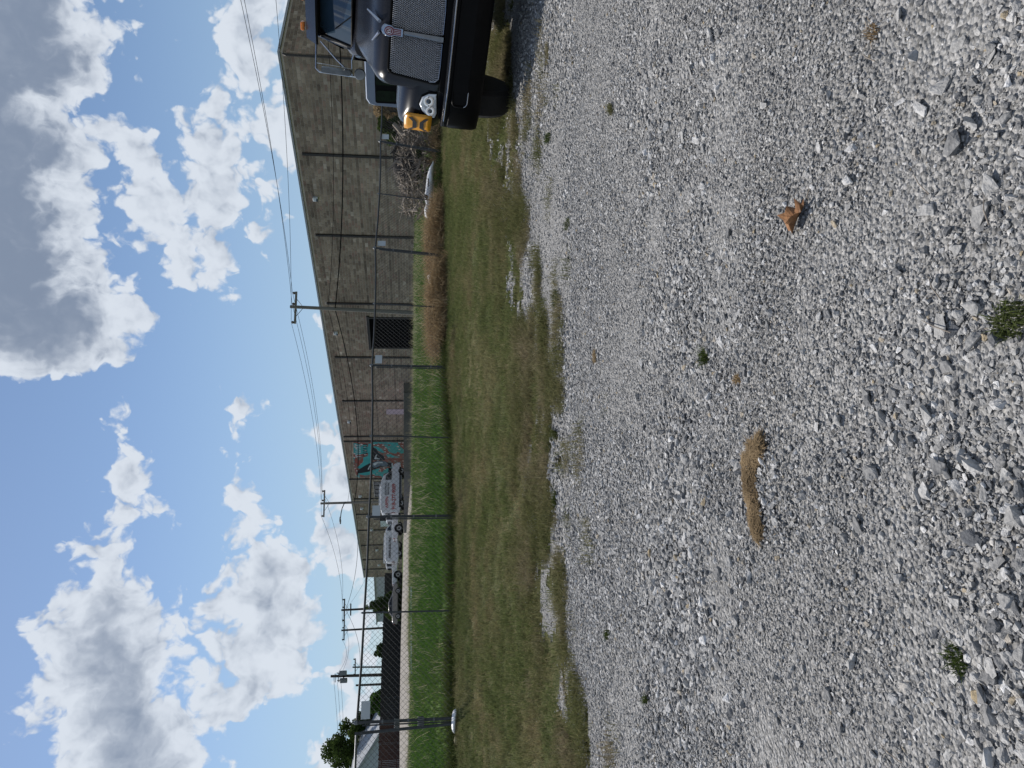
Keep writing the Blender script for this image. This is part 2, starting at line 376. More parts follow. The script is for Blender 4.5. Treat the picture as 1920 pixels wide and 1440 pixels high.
def gz(x, y):
    z = _gz0(np.clip(x, -150, 150), np.clip(y, -60, 200)); return z
turf = grid_sheet('grass_ground', xs, ys, -.03, 'turf_soil', bumps=lambda x, y: (vnoise(x, y, .7, 5) - .5) * .05 * (np.abs(x) < 60) - .25 * np.clip(-(y - edge_y(x)) - .6, 0, 1) * (np.abs(x) < 38) * (y > -11))
tag(turf, 'gently rising ground under the mown grass and the field', None, kind='structure')
fld = turf.data.attributes.new('field', 'FLOAT', 'POINT')
co = np.empty(len(turf.data.vertices) * 3); turf.data.vertices.foreach_get('co', co); co = co.reshape(-1, 3)
fn = np.array([-fd[1], fd[0]])
fside = (co[:, :2] - FA) @ fn
fld.data.foreach_set('value', np.clip((fside + .2) / .6, 0, 1))
gx = np.concatenate([np.arange(-40, -15, 1.0), np.arange(-15, 15.01, .12), np.arange(16, 41, 1.0)]); gy = np.concatenate([np.arange(-12, 4.5, .5), np.arange(4.5, 13.5, .12)])
def gbump(x, y): return (vnoise(x, y, 1.1, 8) - .5) * .03 + (vnoise(x, y, 4, 9) - .5) * .012
lot = grid_sheet('gravel_lot', gx, gy, .0, 'gravel_bed', keep=lambda x, y: edge_d(x, y) < .1, bumps=gbump)
tag(lot, 'pale grey crushed stone lot in the foreground', None, kind='structure')
def lotz(x, y): return gz(x, y) + gbump(x, y)

# ------------------------------------------------------------------ scattering (point clouds instancing small meshes)
def hull_rock(seed, n=13, flat=(.6, 1.0)):
    r = np.random.default_rng(seed); bm = bmesh.new()
    sc3 = np.array([1, r.uniform(.65, .95), r.uniform(*flat) * .75])
    for k in range(n):
        v = r.normal(size=3); v /= np.linalg.norm(v); v = np.sign(v) * np.abs(v) ** .8 * r.uniform(.8, 1.1)
        bm.verts.new(v * sc3 * .5)
    res = bmesh.ops.convex_hull(bm, input=bm.verts)
    for g_ in [g for g in res['geom_interior'] if isinstance(g, bmesh.types.BMVert)]:
        if g_.is_valid: bm.verts.remove(g_)
    me = bpy.data.meshes.new('rock'); bm.to_mesh(me); bm.free(); return me
def stone_mat(name):
    mt = bpy.data.materials.new(name); mt.use_nodes = True; nt = mt.node_tree; N = nt.nodes.new; L = nt.links.new
    b = nt.nodes['Principled BSDF']; b.inputs['Roughness'].default_value = .85; b.inputs['Specular IOR Level'].default_value = .3
    oi = N('ShaderNodeObjectInfo'); cr = N('ShaderNodeValToRGB'); cr.color_ramp.interpolation = 'LINEAR'; L(oi.outputs['Random'], cr.inputs[0])
    el = cr.color_ramp.elements; el[0].position = 0; el[0].color = (.10, .105, .115, 1); el[1].position = 1; el[1].color = (.34, .27, .17, 1)
    for p, c in ((.1, (.20, .198, .197)), (.4, (.30, .295, .288)), (.75, (.40, .392, .38)), (.92, (.52, .51, .50)), (.97, (.66, .65, .64)), (.985, (.38, .345, .30))):
        x = cr.color_ramp.elements.new(p); x.color = (*c, 1)
    tc = N('ShaderNodeTexCoord'); n = N('ShaderNodeTexNoise'); n.inputs['Scale'].default_value = 3.5; n.inputs['Detail'].default_value = 5; L(tc.outputs['Object'], n.inputs[0])
    mr = N('ShaderNodeMapRange'); mr.inputs[1].default_value = .3; mr.inputs[2].default_value = .7; mr.inputs[3].default_value = .72; mr.inputs[4].default_value = 1.2; L(n.outputs[0], mr.inputs[0])
    mm = N('ShaderNodeMix'); mm.data_type = 'RGBA'; mm.blend_type = 'MULTIPLY'; mm.inputs[0].default_value = 1; L(cr.outputs[0], mm.inputs[6]); L(mr.outputs[0], mm.inputs[7]); L(mm.outputs[2], b.inputs['Base Color'])
    bp = N('ShaderNodeBump'); bp.inputs['Strength'].default_value = .35; bp.inputs['Distance'].default_value = .1; L(n.outputs[0], bp.inputs['Height']); L(bp.outputs[0], b.inputs['Normal'])
    MATS[name] = mt; return mt
stone_mat('crushed_stone')
def scatter(name, pts, scl, rot, variants, label, cat, mtname=None):
    col = bpy.data.collections.new(name + '_kinds')
    for k, me in enumerate(variants):
        o = bpy.data.objects.new('%s_kind_%02d' % (name, k), me); col.objects.link(o)
    me = bpy.data.meshes.new(name); me.vertices.add(len(pts)); me.vertices.foreach_set('co', np.asarray(pts, np.float32).ravel())
    a = me.attributes.new('rot', 'FLOAT_VECTOR', 'POINT'); a.data.foreach_set('vector', np.asarray(rot, np.float32).ravel())
    a = me.attributes.new('scl', 'FLOAT_VECTOR', 'POINT'); a.data.foreach_set('vector', np.asarray(scl, np.float32).ravel())
    a = me.attributes.new('vi', 'INT', 'POINT'); a.data.foreach_set('value', rng.integers(0, len(variants), len(pts)).astype(np.int32))
    o = bpy.data.objects.new(name, me); C.objects.link(o); tag(o, label, cat, kind='stuff')
    ng = bpy.data.node_groups.new(name + '_scatter', 'GeometryNodeTree')
    ng.interface.new_socket('Geometry', in_out='INPUT', socket_type='NodeSocketGeometry'); ng.interface.new_socket('Geometry', in_out='OUTPUT', socket_type='NodeSocketGeometry')
    N = ng.nodes.new; L = ng.links.new
    gi = N('NodeGroupInput'); go = N('NodeGroupOutput'); ip = N('GeometryNodeInstanceOnPoints'); ci = N('GeometryNodeCollectionInfo')
    ci.inputs['Collection'].default_value = col; ci.inputs['Separate Children'].default_value = True; ci.inputs['Reset Children'].default_value = True
    def att(nm, ty):
        n = N('GeometryNodeInputNamedAttribute'); n.data_type = ty; n.inputs[0].default_value = nm; return [s for s in n.outputs if s.enabled and s.name == 'Attribute'][0]
    m2p = N('GeometryNodeMeshToPoints'); L(gi.outputs[0], m2p.inputs[0])
    L(m2p.outputs[0], ip.inputs['Points']); L(ci.outputs[0], ip.inputs['Instance']); ip.inputs['Pick Instance'].default_value = True
    L(att('vi', 'INT'), ip.inputs['Instance Index']); L(att('rot', 'FLOAT_VECTOR'), ip.inputs['Rotation']); L(att('scl', 'FLOAT_VECTOR'), ip.inputs['Scale'])
    L(ip.outputs[0], go.inputs[0])
    md = o.modifiers.new('scatter', 'NODES'); md.node_group = ng
    return o
rocks = [hull_rock(100 + k, 12 + k % 4) for k in range(14)]
for me in rocks: me.materials.append(MATS['crushed_stone'])

def build_gravel():
    P = []; S = []
    def zone(n, y0, y1, smin, smax, spread, marg, power):
        # uniform over the wedge the lot makes in front of the camera, with a margin on both sides
        y = np.sqrt(rng.uniform(y0 ** 2, y1 ** 2, n)); x = rng.uniform(-1, 1, n) * (spread * y + marg)
        ed = edge_d(x, y); k = (ed < rng.uniform(-.25, .35, n) + .5 * (rng.random(n) < .12)); x, y = x[k], y[k]
        s = smin * (smax / smin) ** (rng.random(len(x)) ** power)
        coarse = vnoise(x, y, .8, 21) * .6 + vnoise(x, y, 2.1, 22) * .4
        s *= .65 + .8 * np.clip((coarse - .3) * 2.2, 0, 1)
        P.append(np.stack([x, y], 1)); S.append(s)
    zone(105000, 1.0, 3.6, .0055, .030, .58, .5, 2.6)
    zone(4600, 1.0, 4.5, .025, .055, .58, .5, 2.0)
    zone(80000, 3.5, 6.6, .012, .034, .58, .6, 2.0)
    zone(52000, 6.4, 11.8, .020, .046, .60, 1.0, 1.8)
    P = np.concatenate(P); S = np.concatenate(S); n = len(P)
    z = lotz(P[:, 0], P[:, 1]) + S * .12
    sc3 = S[:, None] * rng.uniform(.85, 1.2, (n, 3)); sc3[:, 2] *= .8
    rot = np.stack([rng.normal(0, .35, n), rng.normal(0, .35, n), rng.uniform(0, 6.283, n)], 1)
    scatter('gravel', np.column_stack([P, z]), sc3, rot, rocks, 'loose grey crushed gravel covering the lot', 'gravel')
build_gravel()
def build_stones():
    # the bigger stones: some where the photograph shows them, the rest strewn over the near lot
    known = [(1800, 270, .075), (1788, 160, .06), (1727, 105, .045), (1805, 85, .04), (1345, 75, .04), (1745, 920, .05), (1770, 870, .06), (1330, 280, .045), (1228, 315, .05), (1600, 340, .045), (1760, 400, .045), (1820, 470, .04), (1500, 982, .045), (1545, 800, .04),
             (1590, 790, .045), (1740, 780, .05), (1860, 1420, .06), (1830, 1010, .05), (1640, 300, .03), (1700, 510, .042), (1640, 1190, .04), (1570, 1300, .045), (1610, 1330, .04), (1850, 640, .05), (1790, 610, .05), (1875, 350, .05), (1840, 230, .045), (1690, 35, .05),
             (1410, 690, .035), (1440, 1180, .035), (1320, 1120, .035), (1890, 1250, .05), (1885, 1340, .05), (1700, 1085, .05), (1480, 500, .03), (1560, 590, .035)]
    pts = [(*G(a, b)[:2], s * 1.2) for a, b, s in known]
    while len(pts) < 296:
        y = math.sqrt(random.uniform(1.25 ** 2, 4.6 ** 2)); x = random.uniform(-1, 1) * (.56 * y + .15)
        if vnoise(x, y, .8, 21) < random.uniform(.1, .75): continue
        pts.append((x, y, (.03 + .036 * random.random() ** 1.8) * (1.15 if y > 3 else 1)))
    for k, (x, y, s) in enumerate(pts):
        o = bpy.data.objects.new('stone', rocks[k % len(rocks)]); C.objects.link(o); o.parent = lot
        o.location = (x, y, float(lotz(x, y)) + s * .16); o.scale = (s * random.uniform(.9, 1.3), s * random.uniform(.8, 1.1), s * random.uniform(.55, .85))
        o.rotation_euler = (random.gauss(0, .25), random.gauss(0, .25), random.uniform(0, 6.28))
build_stones()

# ------------------------------------------------------------------ grass
def leaf_mat(name, c1, c2, dry=None, dryscale=.5, dlo=.45, dhi=.65, transl=.3):
    mt = bpy.data.materials.new(name); mt.use_nodes = True; nt = mt.node_tree; N = nt.nodes.new; L = nt.links.new
    nt.nodes.remove(nt.nodes['Principled BSDF']); out = nt.nodes['Material Output']
    oi = N('ShaderNodeObjectInfo'); mx = N('ShaderNodeMix'); mx.data_type = 'RGBA'; L(oi.outputs['Random'], mx.inputs[0]); mx.inputs[6].default_value = (*c1, 1); mx.inputs[7].default_value = (*c2, 1)
    col = mx.outputs[2]
    g = N('ShaderNodeNewGeometry'); nz = N('ShaderNodeTexNoise'); nz.inputs['Scale'].default_value = 14; L(g.outputs['Position'], nz.inputs[0])
    if dry:
        n = N('ShaderNodeTexNoise'); n.inputs['Scale'].default_value = dryscale; n.inputs['Detail'].default_value = 5; n.inputs['Roughness'].default_value = .7; L(oi.outputs['Location'], n.inputs[0])
        mr = N('ShaderNodeMapRange'); mr.inputs[1].default_value = dlo; mr.inputs[2].default_value = dhi; L(n.outputs[0], mr.inputs[0])
        m2 = N('ShaderNodeMix'); m2.data_type = 'RGBA'; L(mr.outputs[0], m2.inputs[0]); L(col, m2.inputs[6]); m2.inputs[7].default_value = (*dry, 1); col = m2.outputs[2]
    vr = N('ShaderNodeMapRange'); vr.inputs[1].default_value = .3; vr.inputs[2].default_value = .7; vr.inputs[3].default_value = .7; vr.inputs[4].default_value = 1.25; L(nz.outputs[0], vr.inputs[0])
    mu = N('ShaderNodeMix'); mu.data_type = 'RGBA'; mu.blend_type = 'MULTIPLY'; mu.inputs[0].default_value = 1; L(col, mu.inputs[6]); L(vr.outputs[0], mu.inputs[7]); col = mu.outputs[2]
    d = N('ShaderNodeBsdfDiffuse'); t = N('ShaderNodeBsdfTranslucent'); ms = N('ShaderNodeMixShader'); ms.inputs[0].default_value = transl
    L(col, d.inputs[0]); L(col, t.inputs[0]); L(d.outputs[0], ms.inputs[1]); L(t.outputs[0], ms.inputs[2]); L(ms.outputs[0], out.inputs[0])
    MATS[name] = mt; return mt
leaf_mat('mown_grass', (.125, .155, .055), (.195, .21, .09), dry=(.31, .25, .145), dryscale=1.1, dlo=.47, dhi=.68)
leaf_mat('edge_grass', (.115, .13, .05), (.18, .17, .08), dry=(.28, .235, .15), dryscale=1.6, dlo=.44, dhi=.64)
leaf_mat('field_grass', (.06, .13, .026), (.10, .175, .042), dry=(.16, .18, .065), dryscale=.25, dlo=.5, dhi=.75)
leaf_mat('seed_straw', (.36, .32, .19), (.5, .45, .3))
leaf_mat('dry_grass', (.27, .185, .10), (.44, .34, .21), transl=.2)
leaf_mat('dark_weed', (.055, .08, .022), (.10, .115, .045))
leaf_mat('leaf_green', (.035, .06, .018), (.06, .09, .025), transl=.35)
leaf_mat('hay', (.20, .145, .085), (.30, .225, .14), transl=.15)
def blades(n, r, h0, h1, w, lean, seed, curl=.5, mtname='mown_grass'):
    g = np.random.default_rng(seed); V = []; F = []
    for k in range(n):
        a = g.uniform(0, 6.283); rr = r * math.sqrt(g.random()); x, y = rr * math.cos(a), rr * math.sin(a)
        h = g.uniform(h0, h1); la = g.uniform(0, 6.283); l = abs(g.normal(0, lean)) * h; ww = w * g.uniform(.6, 1.2)
        dx, dy = math.cos(la), math.sin(la); sx, sy = -dy * ww / 2, dx * ww / 2; i = len(V)
        mx_, my_ = x + dx * l * .35, y + dy * l * .35
        V += [(x - sx, y - sy, -.01), (x + sx, y + sy, -.01), (mx_ + sx * .8, my_ + sy * .8, h * .6), (mx_ - sx * .8, my_ - sy * .8, h * .6), (x + dx * l, y + dy * l, h * (1 - curl * .3 * min(1, l / h)))]
        F += [(i, i + 1, i + 2, i + 3), (i + 3, i + 2, i + 4)]
    me = bpy.data.meshes.new('tuft'); me.from_pydata(V, [], F); me.update(); me.materials.append(MATS[mtname]); return me
def rots(n, t=.12): return np.stack([rng.normal(0, t, n), rng.normal(0, t, n), rng.uniform(0, 6.283, n)], 1)
def uni(n, lo, hi): s = rng.uniform(lo, hi, n); return np.stack([s, s, s * rng.uniform(.75, 1.25, n)], 1)
def fside_of(x, y): return (x - FA[0]) * fn[0] + (y - FA[1]) * fn[1]
def build_grass():
    # mown strip between the gravel and the fence
    n = 46000; x = rng.uniform(-11, 13, n); y = rng.uniform(4.5, 26, n)
    k = (edge_d(x, y) > rng.uniform(-.25, .5, n)) & (fside_of(x, y) < .1); x, y = x[k], y[k]
    vis = np.abs(x) < .62 * y + 2; x, y = x[vis], y[vis]
    tv = [blades(34, .16, .03, .085, .006, .9, 30 + i) for i in range(6)]
    s = uni(len(x), .8, 1.3)
    scatter('mown_grass', np.column_stack([x, y, gz(x, y) - .03]), s, rots(len(x)), tv, 'short olive grass strip between gravel and chain-link fence', 'grass')
    # ragged dry fringe along the gravel
    n = 40000; x = rng.uniform(-11, 11, n); y = edge_y(x) + rng.normal(.35, .8, n); ed = edge_d(x, y)
    k = (ed > -.25) & (ed < 1.6) & (vnoise(x, y, 1.7, 33) > .5) & (y > 4.5); x, y = x[k], y[k]
    k2 = rng.random(len(x)) < .6; x, y = x[k2], y[k2]
    xi = rng.uniform(-11, 11, 26000); yi = edge_y(xi) - np.abs(rng.normal(0, 1.0, 26000)); k3 = (vnoise(xi, yi * 2.4, 1.5, 61) > .70) & (edge_d(xi, yi) > -2.2) & (rng.random(26000) < .55) & (yi > 4.5)
    x = np.concatenate([x, xi[k3]]); y = np.concatenate([y, yi[k3]])
    ev = [blades(26, .13, .03, .12, .006, 1.1, 50 + i, mtname='edge_grass') for i in range(6)]
    scatter('dry_grass_fringe', np.column_stack([x, y, gz(x, y) - .01]), uni(len(x), .5, 1.15), rots(len(x)), ev, 'brown dry grass creeping over the gravel edge', 'grass')
    # the field beyond the fence
    n = 42000; y = np.sqrt(rng.uniform(11 ** 2, 66 ** 2, n)); x = rng.uniform(-.66, .62, n) * y
    k = fside_of(x, y) > .15; x, y = x[k], y[k]
    fv = [blades(34, .3, .035, .10, .014, .7, 70 + i, mtname='field_grass') for i in range(6)]
    d = np.hypot(x, y); s = uni(len(x), .75, 1.2); s[:, :2] *= (1 + d / 60)[:, None]; s[:, 2] *= (1.5 * np.clip(1.6 - d / 40, .6, 1))
    inside = ~in_lot(x, y); wl = ((np.stack([x, y], 1) - WA[:2]) @ wn[:2]) > .2; kk = inside & wl
    x, y, s = x[kk], y[kk], s[kk]
    scatter('field_grass', np.column_stack([x, y, gz(x, y) - .03]), s, rots(len(x)), fv, 'green grass of the field behind the fence', 'grass')
    # pale seed stalks standing above it
    n = 5200; y = np.sqrt(rng.uniform(12 ** 2, 45 ** 2, n)); x = rng.uniform(-.62, .4, n) * y
    dens = vnoise(x, y, .25, 41); k = (fside_of(x, y) > .2) & (dens > rng.uniform(.2, .8, n)) & ~in_lot(x, y); x, y = x[k], y[k]
    sv = [blades(4, .14, .22, .46, .009, .7, 90 + i, mtname='seed_straw') for i in range(5)]
    scatter('seed_stalks', np.column_stack([x, y, gz(x, y)]), uni(len(x), .6, 1.15), rots(len(x), .25), sv, 'pale seed stalks standing in the green field', 'grass')
    # rank growth right along the fence foot
    s = rng.uniform(-9, 24, 3800); off = rng.normal(.2, .14, 3800); q = FA + fd * s[:, None] + fn * off[:, None]
    dv = [blades(26, .16, .06, .24, .009, .7, 110 + i, mtname='dark_weed') for i in range(5)]
    scatter('fence_foot_weeds', np.column_stack([q, gz(q[:, 0], q[:, 1]) - .02]), uni(len(q), .5, 1.05), rots(len(q), .2), dv, 'dark unmown weeds along the foot of the fence', 'weeds')
# the far parking lot outline, from the photograph
LOT_PX = [(765, 1440), (772, 1312), (768, 1194), (769, 1100), (770, 1026), (776, 950), (777, 900)]
LOT_FAR = [(757, 900), (757, 990), (757, 1060), (754, 1150), (752, 1230), (750, 1312), (748, 1440)]
LPOLY = np.array([G(*p)[:2] for p in LOT_PX] + [atY(a, b, Y)[:2] for (a, b), Y in zip(LOT_FAR, (70, 72, 72, 71, 70, 69, 69))])
LPOLY = np.vstack([LPOLY[0] + np.array([-25, -3]), LPOLY, LPOLY[-1] + np.array([-35, 0])])
def in_poly(x, y, P):
    ins = np.zeros(np.shape(x), bool); n = len(P)
    for i in range(n):
        x1, y1 = P[i]; x2, y2 = P[(i + 1) % n]
        c = ((y1 > y) != (y2 > y)) & (x < (x2 - x1) * (y - y1) / (y2 - y1 + 1e-12) + x1); ins ^= c
    return ins
def in_lot(x, y): return in_poly(x, y, LPOLY)
build_grass()

# ------------------------------------------------------------------ plain materials
mat('block_mortar', (.56, .48, .41), .95, var=.2, scale=1.2)
mat('roof_metal', (.35, .35, .35), .5, metal=.6, var=.2)
mat('dark_steel', (.035, .028, .024), .6, var=.3, scale=3)
mat('black_door', (.004, .004, .0045), .9, var=.3, spec=.03)
mat('dark_glass', (.01, .012, .014), .12, var=.2)
mat('grey_concrete', (.15, .14, .125), .95, var=.35, scale=.8, bump=.3, bscale=12, coords='World')
mat('lot_asphalt', (.19, .18, .175), .95, var=.25, scale=.7, bump=.3, bscale=30, coords='World')
mat('galv_steel', (.2, .21, .22), .5, metal=.6, var=.35, scale=30)
mat('galv_dark', (.075, .08, .085), .6, metal=.35, var=.35, scale=20)
mat('fence_wire', (.06, .063, .067), .65, metal=.1, var=.2, scale=20)
mat('pole_wood', (.23, .21, .185), .9, var=.4, scale=5, stretch=(6, 6, .4), bump=.4, bscale=30)
mat('pole_dark', (.075, .06, .05), .9, var=.4, scale=5, stretch=(6, 6, .4))
mat('porcelain', (.1, .09, .085), .35, var=.2)
mat('cable_black', (.006, .006, .007), .9, var=.2, spec=.03)
mat('white_paint', (.58, .59, .61), .35, var=.06, scale=2, coat=.25)
mat('grey_paint', (.2, .19, .185), .35, metal=.3, var=.1, coat=.4)
mat('white_metal', (.65, .67, .69), .55, var=.1, scale=3)
mat('tyre', (.014, .014, .015), .9, var=.3, bump=.3)
mat('rim_metal', (.35, .35, .36), .35, metal=.8, var=.2)
mat('trim_black', (.005, .005, .0055), .6, var=.3, spec=.12)
mat('red_lens', (.25, .01, .012), .2, var=.2)
mat('amber_lens', (.75, .2, .02), .2, var=.2)
mat('letter_red', (.38, .035, .03), .5, var=.1)
mat('letter_black', (.02, .02, .024), .5, var=.1)
mat('truck_paint', (.0085, .009, .0125), .26, metal=0, var=.15, scale=1.5, coat=.1, spec=.35)
mat('truck_black', (.004, .004, .0045), .4, var=.3, spec=.1)
mat('chrome', (.5, .51, .53), .14, metal=1, var=.12, scale=8)
mat('dark_chrome', (.17, .175, .185), .16, metal=1, var=.3, scale=6)
mat('bright_chrome', (.85, .86, .88), .1, metal=1, var=.1)
mat('satin_metal', (.88, .89, .93), .35, metal=.45, var=.15, scale=30)
mat('windshield', (.03, .055, .085), .04, var=.3, scale=1, spec=.9, coat=.6)
mat('lamp_glass', (.86, .88, .90), .12, var=.25, scale=14, spec=.8, coat=.8)
mat('decal_yellow', (.62, .27, .012), .35, var=.08, scale=4)
mat('decal_black', (.012, .012, .013), .45, var=.1)
mat('emblem_red', (.16, .008, .012), .3, var=.15, coat=.5)
mat('van_grey', (.25, .30, .39), .45, metal=0, var=.08, coat=.1)
mat('tint_reflect_glass', (.008, .022, .008), .25, var=.7, scale=7, spec=.12)  # dark tinted pane, green reflection put into its mottled colour
mat('fence_board', (.03, .026, .026), .95, var=.45, scale=3, stretch=(4, 4, .6), coords='World')
mat('fence_board_red', (.085, .042, .032), .95, var=.45, scale=3, stretch=(4, 4, .6), coords='World')
mat('house_siding', (.42, .46, .50), .7, var=.12, scale=1.5)
mat('shingle', (.36, .38, .41), .85, var=.2, scale=3)
mat('bark', (.09, .075, .06), .95, var=.4, scale=8, stretch=(3, 3, .6), bump=.5, bscale=20)
mat('branch_pale', (.32, .27, .22), .95, var=.4, scale=10)
mat('branch_dark', (.05, .042, .036), .95, var=.4, scale=10)
mat('white_plastic', (.78, .79, .80), .5, var=.1, scale=5, bump=.5, bscale=12)
mat('black_plastic', (.012, .012, .014), .4, var=.3)
mat('dead_leaf', (.30, .14, .055), .75, var=.45, scale=22, bump=.4, bscale=60)
mat('pink_panel', (.52, .40, .44), .7, var=.12, scale=2)
mat('sign_back', (.55, .60, .64), .45, var=.06)
mat('wet_red', (.22, .05, .035), .9, var=.3)

# ------------------------------------------------------------------ the block warehouse
def build_warehouse():
    base = wpt(0, 1.2); b = thing('warehouse', 'long grey-brown concrete block warehouse behind the fence', 'building', base)
    z0 = 0.6; z1 = ROOFZ
    sd = wn                                    # outward; the side face runs back from the right corner
    back = -wn
    DEPTH = 32.0
    # mortar body
    mb = MB(); q = [wpt(0, z0, -.02), wpt(WLEN, z0, -.02), wpt(WLEN, z0, -DEPTH), wpt(0, z0, -DEPTH)]
    q2 = [np.array([p[0], p[1], z1 - .05]) for p in q]
    q = [p + wd * (.02 if i in (0, 3) else -.02) for i, p in enumerate(q)]; q2 = [p + wd * (.02 if i in (0, 3) else -.02) for i, p in enumerate(q2)]
    mb.add(q + q2, [(0, 1, 5, 4), (1, 2, 6, 5), (2, 3, 7, 6), (3, 0, 4, 7), (4, 5, 6, 7)])
    obj('wall', mb, 'block_mortar', b, world=True)
    # openings in wall coordinates: (s0, s1, z0, z1)
    def rect(px0, py0, px1, py1):
        s_a, za = wall_sz(px0, py0); s_b, zb = wall_sz(px1, py1)
        return (min(s_a, s_b), max(s_a, s_b), min(za, zb), max(za, zb))
    big = rect(692, 596, 781, 651); win = rect(701, 903, 726, 931); panel = rect(724, 767, 757, 776); mural = rect(652, 829, 757, 897)
    small = rect(717, 1031, 727, 1044); dk = rect(712, 972, 728, 978)
    opens = [big, win]
    # the blocks: each its own little slab with its own colour, joined because there are thousands
    ch, cl = .203, .406; V = []; F = []; col = []
    r = np.random.default_rng(5)
    palette = np.array([1.85, 1.62, 1.46]) * np.array([(.20, .172, .145), (.235, .206, .175), (.165, .142, .122), (.265, .238, .208), (.21, .162, .140), (.32, .295, .265)])
    def block_wall(origin, ax, nrm, length):
        nrow = int((z1 - z0) / ch)
        for j in range(nrow):
            za = z0 + j * ch; s = -cl / 2 * (j % 2)
            rowt = r.uniform(.9, 1.08); band = .8 if (nrow - j) in (1, 2, 3) else 1;  # top courses carry the roof edge's cast shadow in their colour
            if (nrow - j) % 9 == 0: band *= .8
            while s < length:
                a, c = max(s, 0) + .011, min(s + cl, length) - .011; s += cl
                if c - a < .03: continue
                if nrm is wn and any(a < o[1] and c > o[0] and za < o[3] and za + ch > o[2] for o in opens): continue
                p = r.random(); k = 0 if p < .34 else 1 if p < .62 else 2 if p < .82 else 4 if p < .93 else 3 if p < .985 else 5
                blk = vnoise(np.array([a * .35]), np.array([za * .9]), 1, 17)[0]
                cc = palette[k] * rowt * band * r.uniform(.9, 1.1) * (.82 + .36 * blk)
                off = .004 + r.random() * .007; i = len(V)
                for (ss, zz) in ((a, za + .011), (c, za + .011), (c, za + ch - .011), (a, za + ch - .011)):
                    pt = origin + ax * ss; V.append((pt[0], pt[1], zz)); 
                for (ss, zz) in ((a, za + .011), (c, za + .011), (c, za + ch - .011), (a, za + ch - .011)):
                    pt = origin + ax * ss + nrm * (off + .012); V.append((pt[0], pt[1], zz))
                F.extend([(i + 4, i + 5, i + 6, i + 7), (i, i + 1, i + 5, i + 4), (i + 1, i + 2, i + 6, i + 5), (i + 2, i + 3, i + 7, i + 6), (i + 3, i, i + 4, i + 7)]); col.extend([cc] * 8)
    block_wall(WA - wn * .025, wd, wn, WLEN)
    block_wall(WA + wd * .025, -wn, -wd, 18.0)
    me = bpy.data.meshes.new('block'); L0 = np.array(b.location)
    me.from_pydata([tuple(np.array(v) - L0) for v in V], [], F); me.update()
    ca = me.color_attributes.new('tone', 'FLOAT_COLOR', 'POINT'); ca.data.foreach_set('color', np.column_stack([np.array(col), np.ones(len(col))]).astype(np.float32).ravel())
    bm = bmesh.new(); bm.from_mesh(me); bmesh.ops.recalc_face_normals(bm, faces=bm.faces); bm.to_mesh(me); bm.free()
    mt = bpy.data.materials.new('concrete_block'); mt.use_nodes = True; nt = mt.node_tree; bs = nt.nodes['Principled BSDF']; bs.inputs['Roughness'].default_value = .95; bs.inputs['Specular IOR Level'].default_value = .15
    at = nt.nodes.new('ShaderNodeAttribute'); at.attribute_name = 'tone'; gm = nt.nodes.new('ShaderNodeNewGeometry'); nz = nt.nodes.new('ShaderNodeTexNoise'); nz.inputs['Scale'].default_value = 1.1; nz.inputs['Detail'].default_value = 7; nz.inputs['Roughness'].default_value = .7
    mp = nt.nodes.new('ShaderNodeMapping'); mp.inputs['Scale'].default_value = (1, 1, .35); nt.links.new(gm.outputs['Position'], mp.inputs[0]); nt.links.new(mp.outputs[0], nz.inputs['Vector'])
    mr = nt.nodes.new('ShaderNodeMapRange'); mr.inputs[1].default_value = .3; mr.inputs[2].default_value = .7; mr.inputs[3].default_value = .72; mr.inputs[4].default_value = 1.15; nt.links.new(nz.outputs[0], mr.inputs[0])
    mm = nt.nodes.new('ShaderNodeMix'); mm.data_type = 'RGBA'; mm.blend_type = 'MULTIPLY'; mm.inputs[0].default_value = 1; nt.links.new(at.outputs['Color'], mm.inputs[6]); nt.links.new(mr.outputs[0], mm.inputs[7]); nt.links.new(mm.outputs[2], bs.inputs['Base Color'])
    me.materials.append(mt); o = bpy.data.objects.new('block', me); C.objects.link(o); o.parent = b; tag(o, kind='stuff')
    # coping
    mb = MB(); M3 = np.column_stack([wd, wn, [0, 0, 1]])
    mb.box(wpt(WLEN / 2, z1 + .02, -.1), (WLEN + .1, .36, .12), M=M3); obj('coping', mb, 'roof_metal', b, world=True)
    mb = MB(); mb.box(WA - wn * 16.3 + np.array([0, 0, .02]) + wd * .1, (.36, 32.0, .12), M=M3); obj('coping', mb, 'roof_metal', b, world=True)
    # steel pilasters
    for (ty, tx) in ((288, 576), (440, 600), (568, 620), (669, 634.5), (751, 648), (818, 650), (827, 650), (898, 660), (935, 668), (964, 672), (994, 676), (1022, 681), (1049, 684), (1067, 686)):
        s, zt = wall_sz(tx, ty); mb = MB()
        if zt > ROOFZ - .35: zt = ROOFZ - .45
        mb.box(wpt(s, (zt + .8) / 2 + .2, .04), (.16, .13, zt - .8 + .2), M=M3)
        pl = obj('pilaster', mb, 'dark_steel', b, world=True)
        mb = MB(); mb.box(wpt(s, zt + .34, .05), (.12, .12, .06), M=M3); obj('bracket', mb, 'dark_steel', pl) if False else None
    # corner downpipe
    s, _ = .12, 0; mb = MB(); mb.tube([wpt(.1, 1.0, .1), wpt(.1, ROOFZ - .35, .1), wpt(.1, ROOFZ - .2, .02)], .07, 8); obj('downpipe', mb, 'dark_steel', b, world=True)
    # service openings
    def panel_at(name, rc, off, mt, depth=.05):
        mb = MB(); mb.box(wpt((rc[0] + rc[1]) / 2, (rc[2] + rc[3]) / 2, off), (rc[1] - rc[0], depth, rc[3] - rc[2]), M=M3); return obj(name, mb, mt, b, world=True)
    d = panel_at('roll_door', big, .005, 'black_door', .04); tag(d, 'large black overhead door')
    mb = MB(); s0, s1, a0, a1 = big; nh = 8
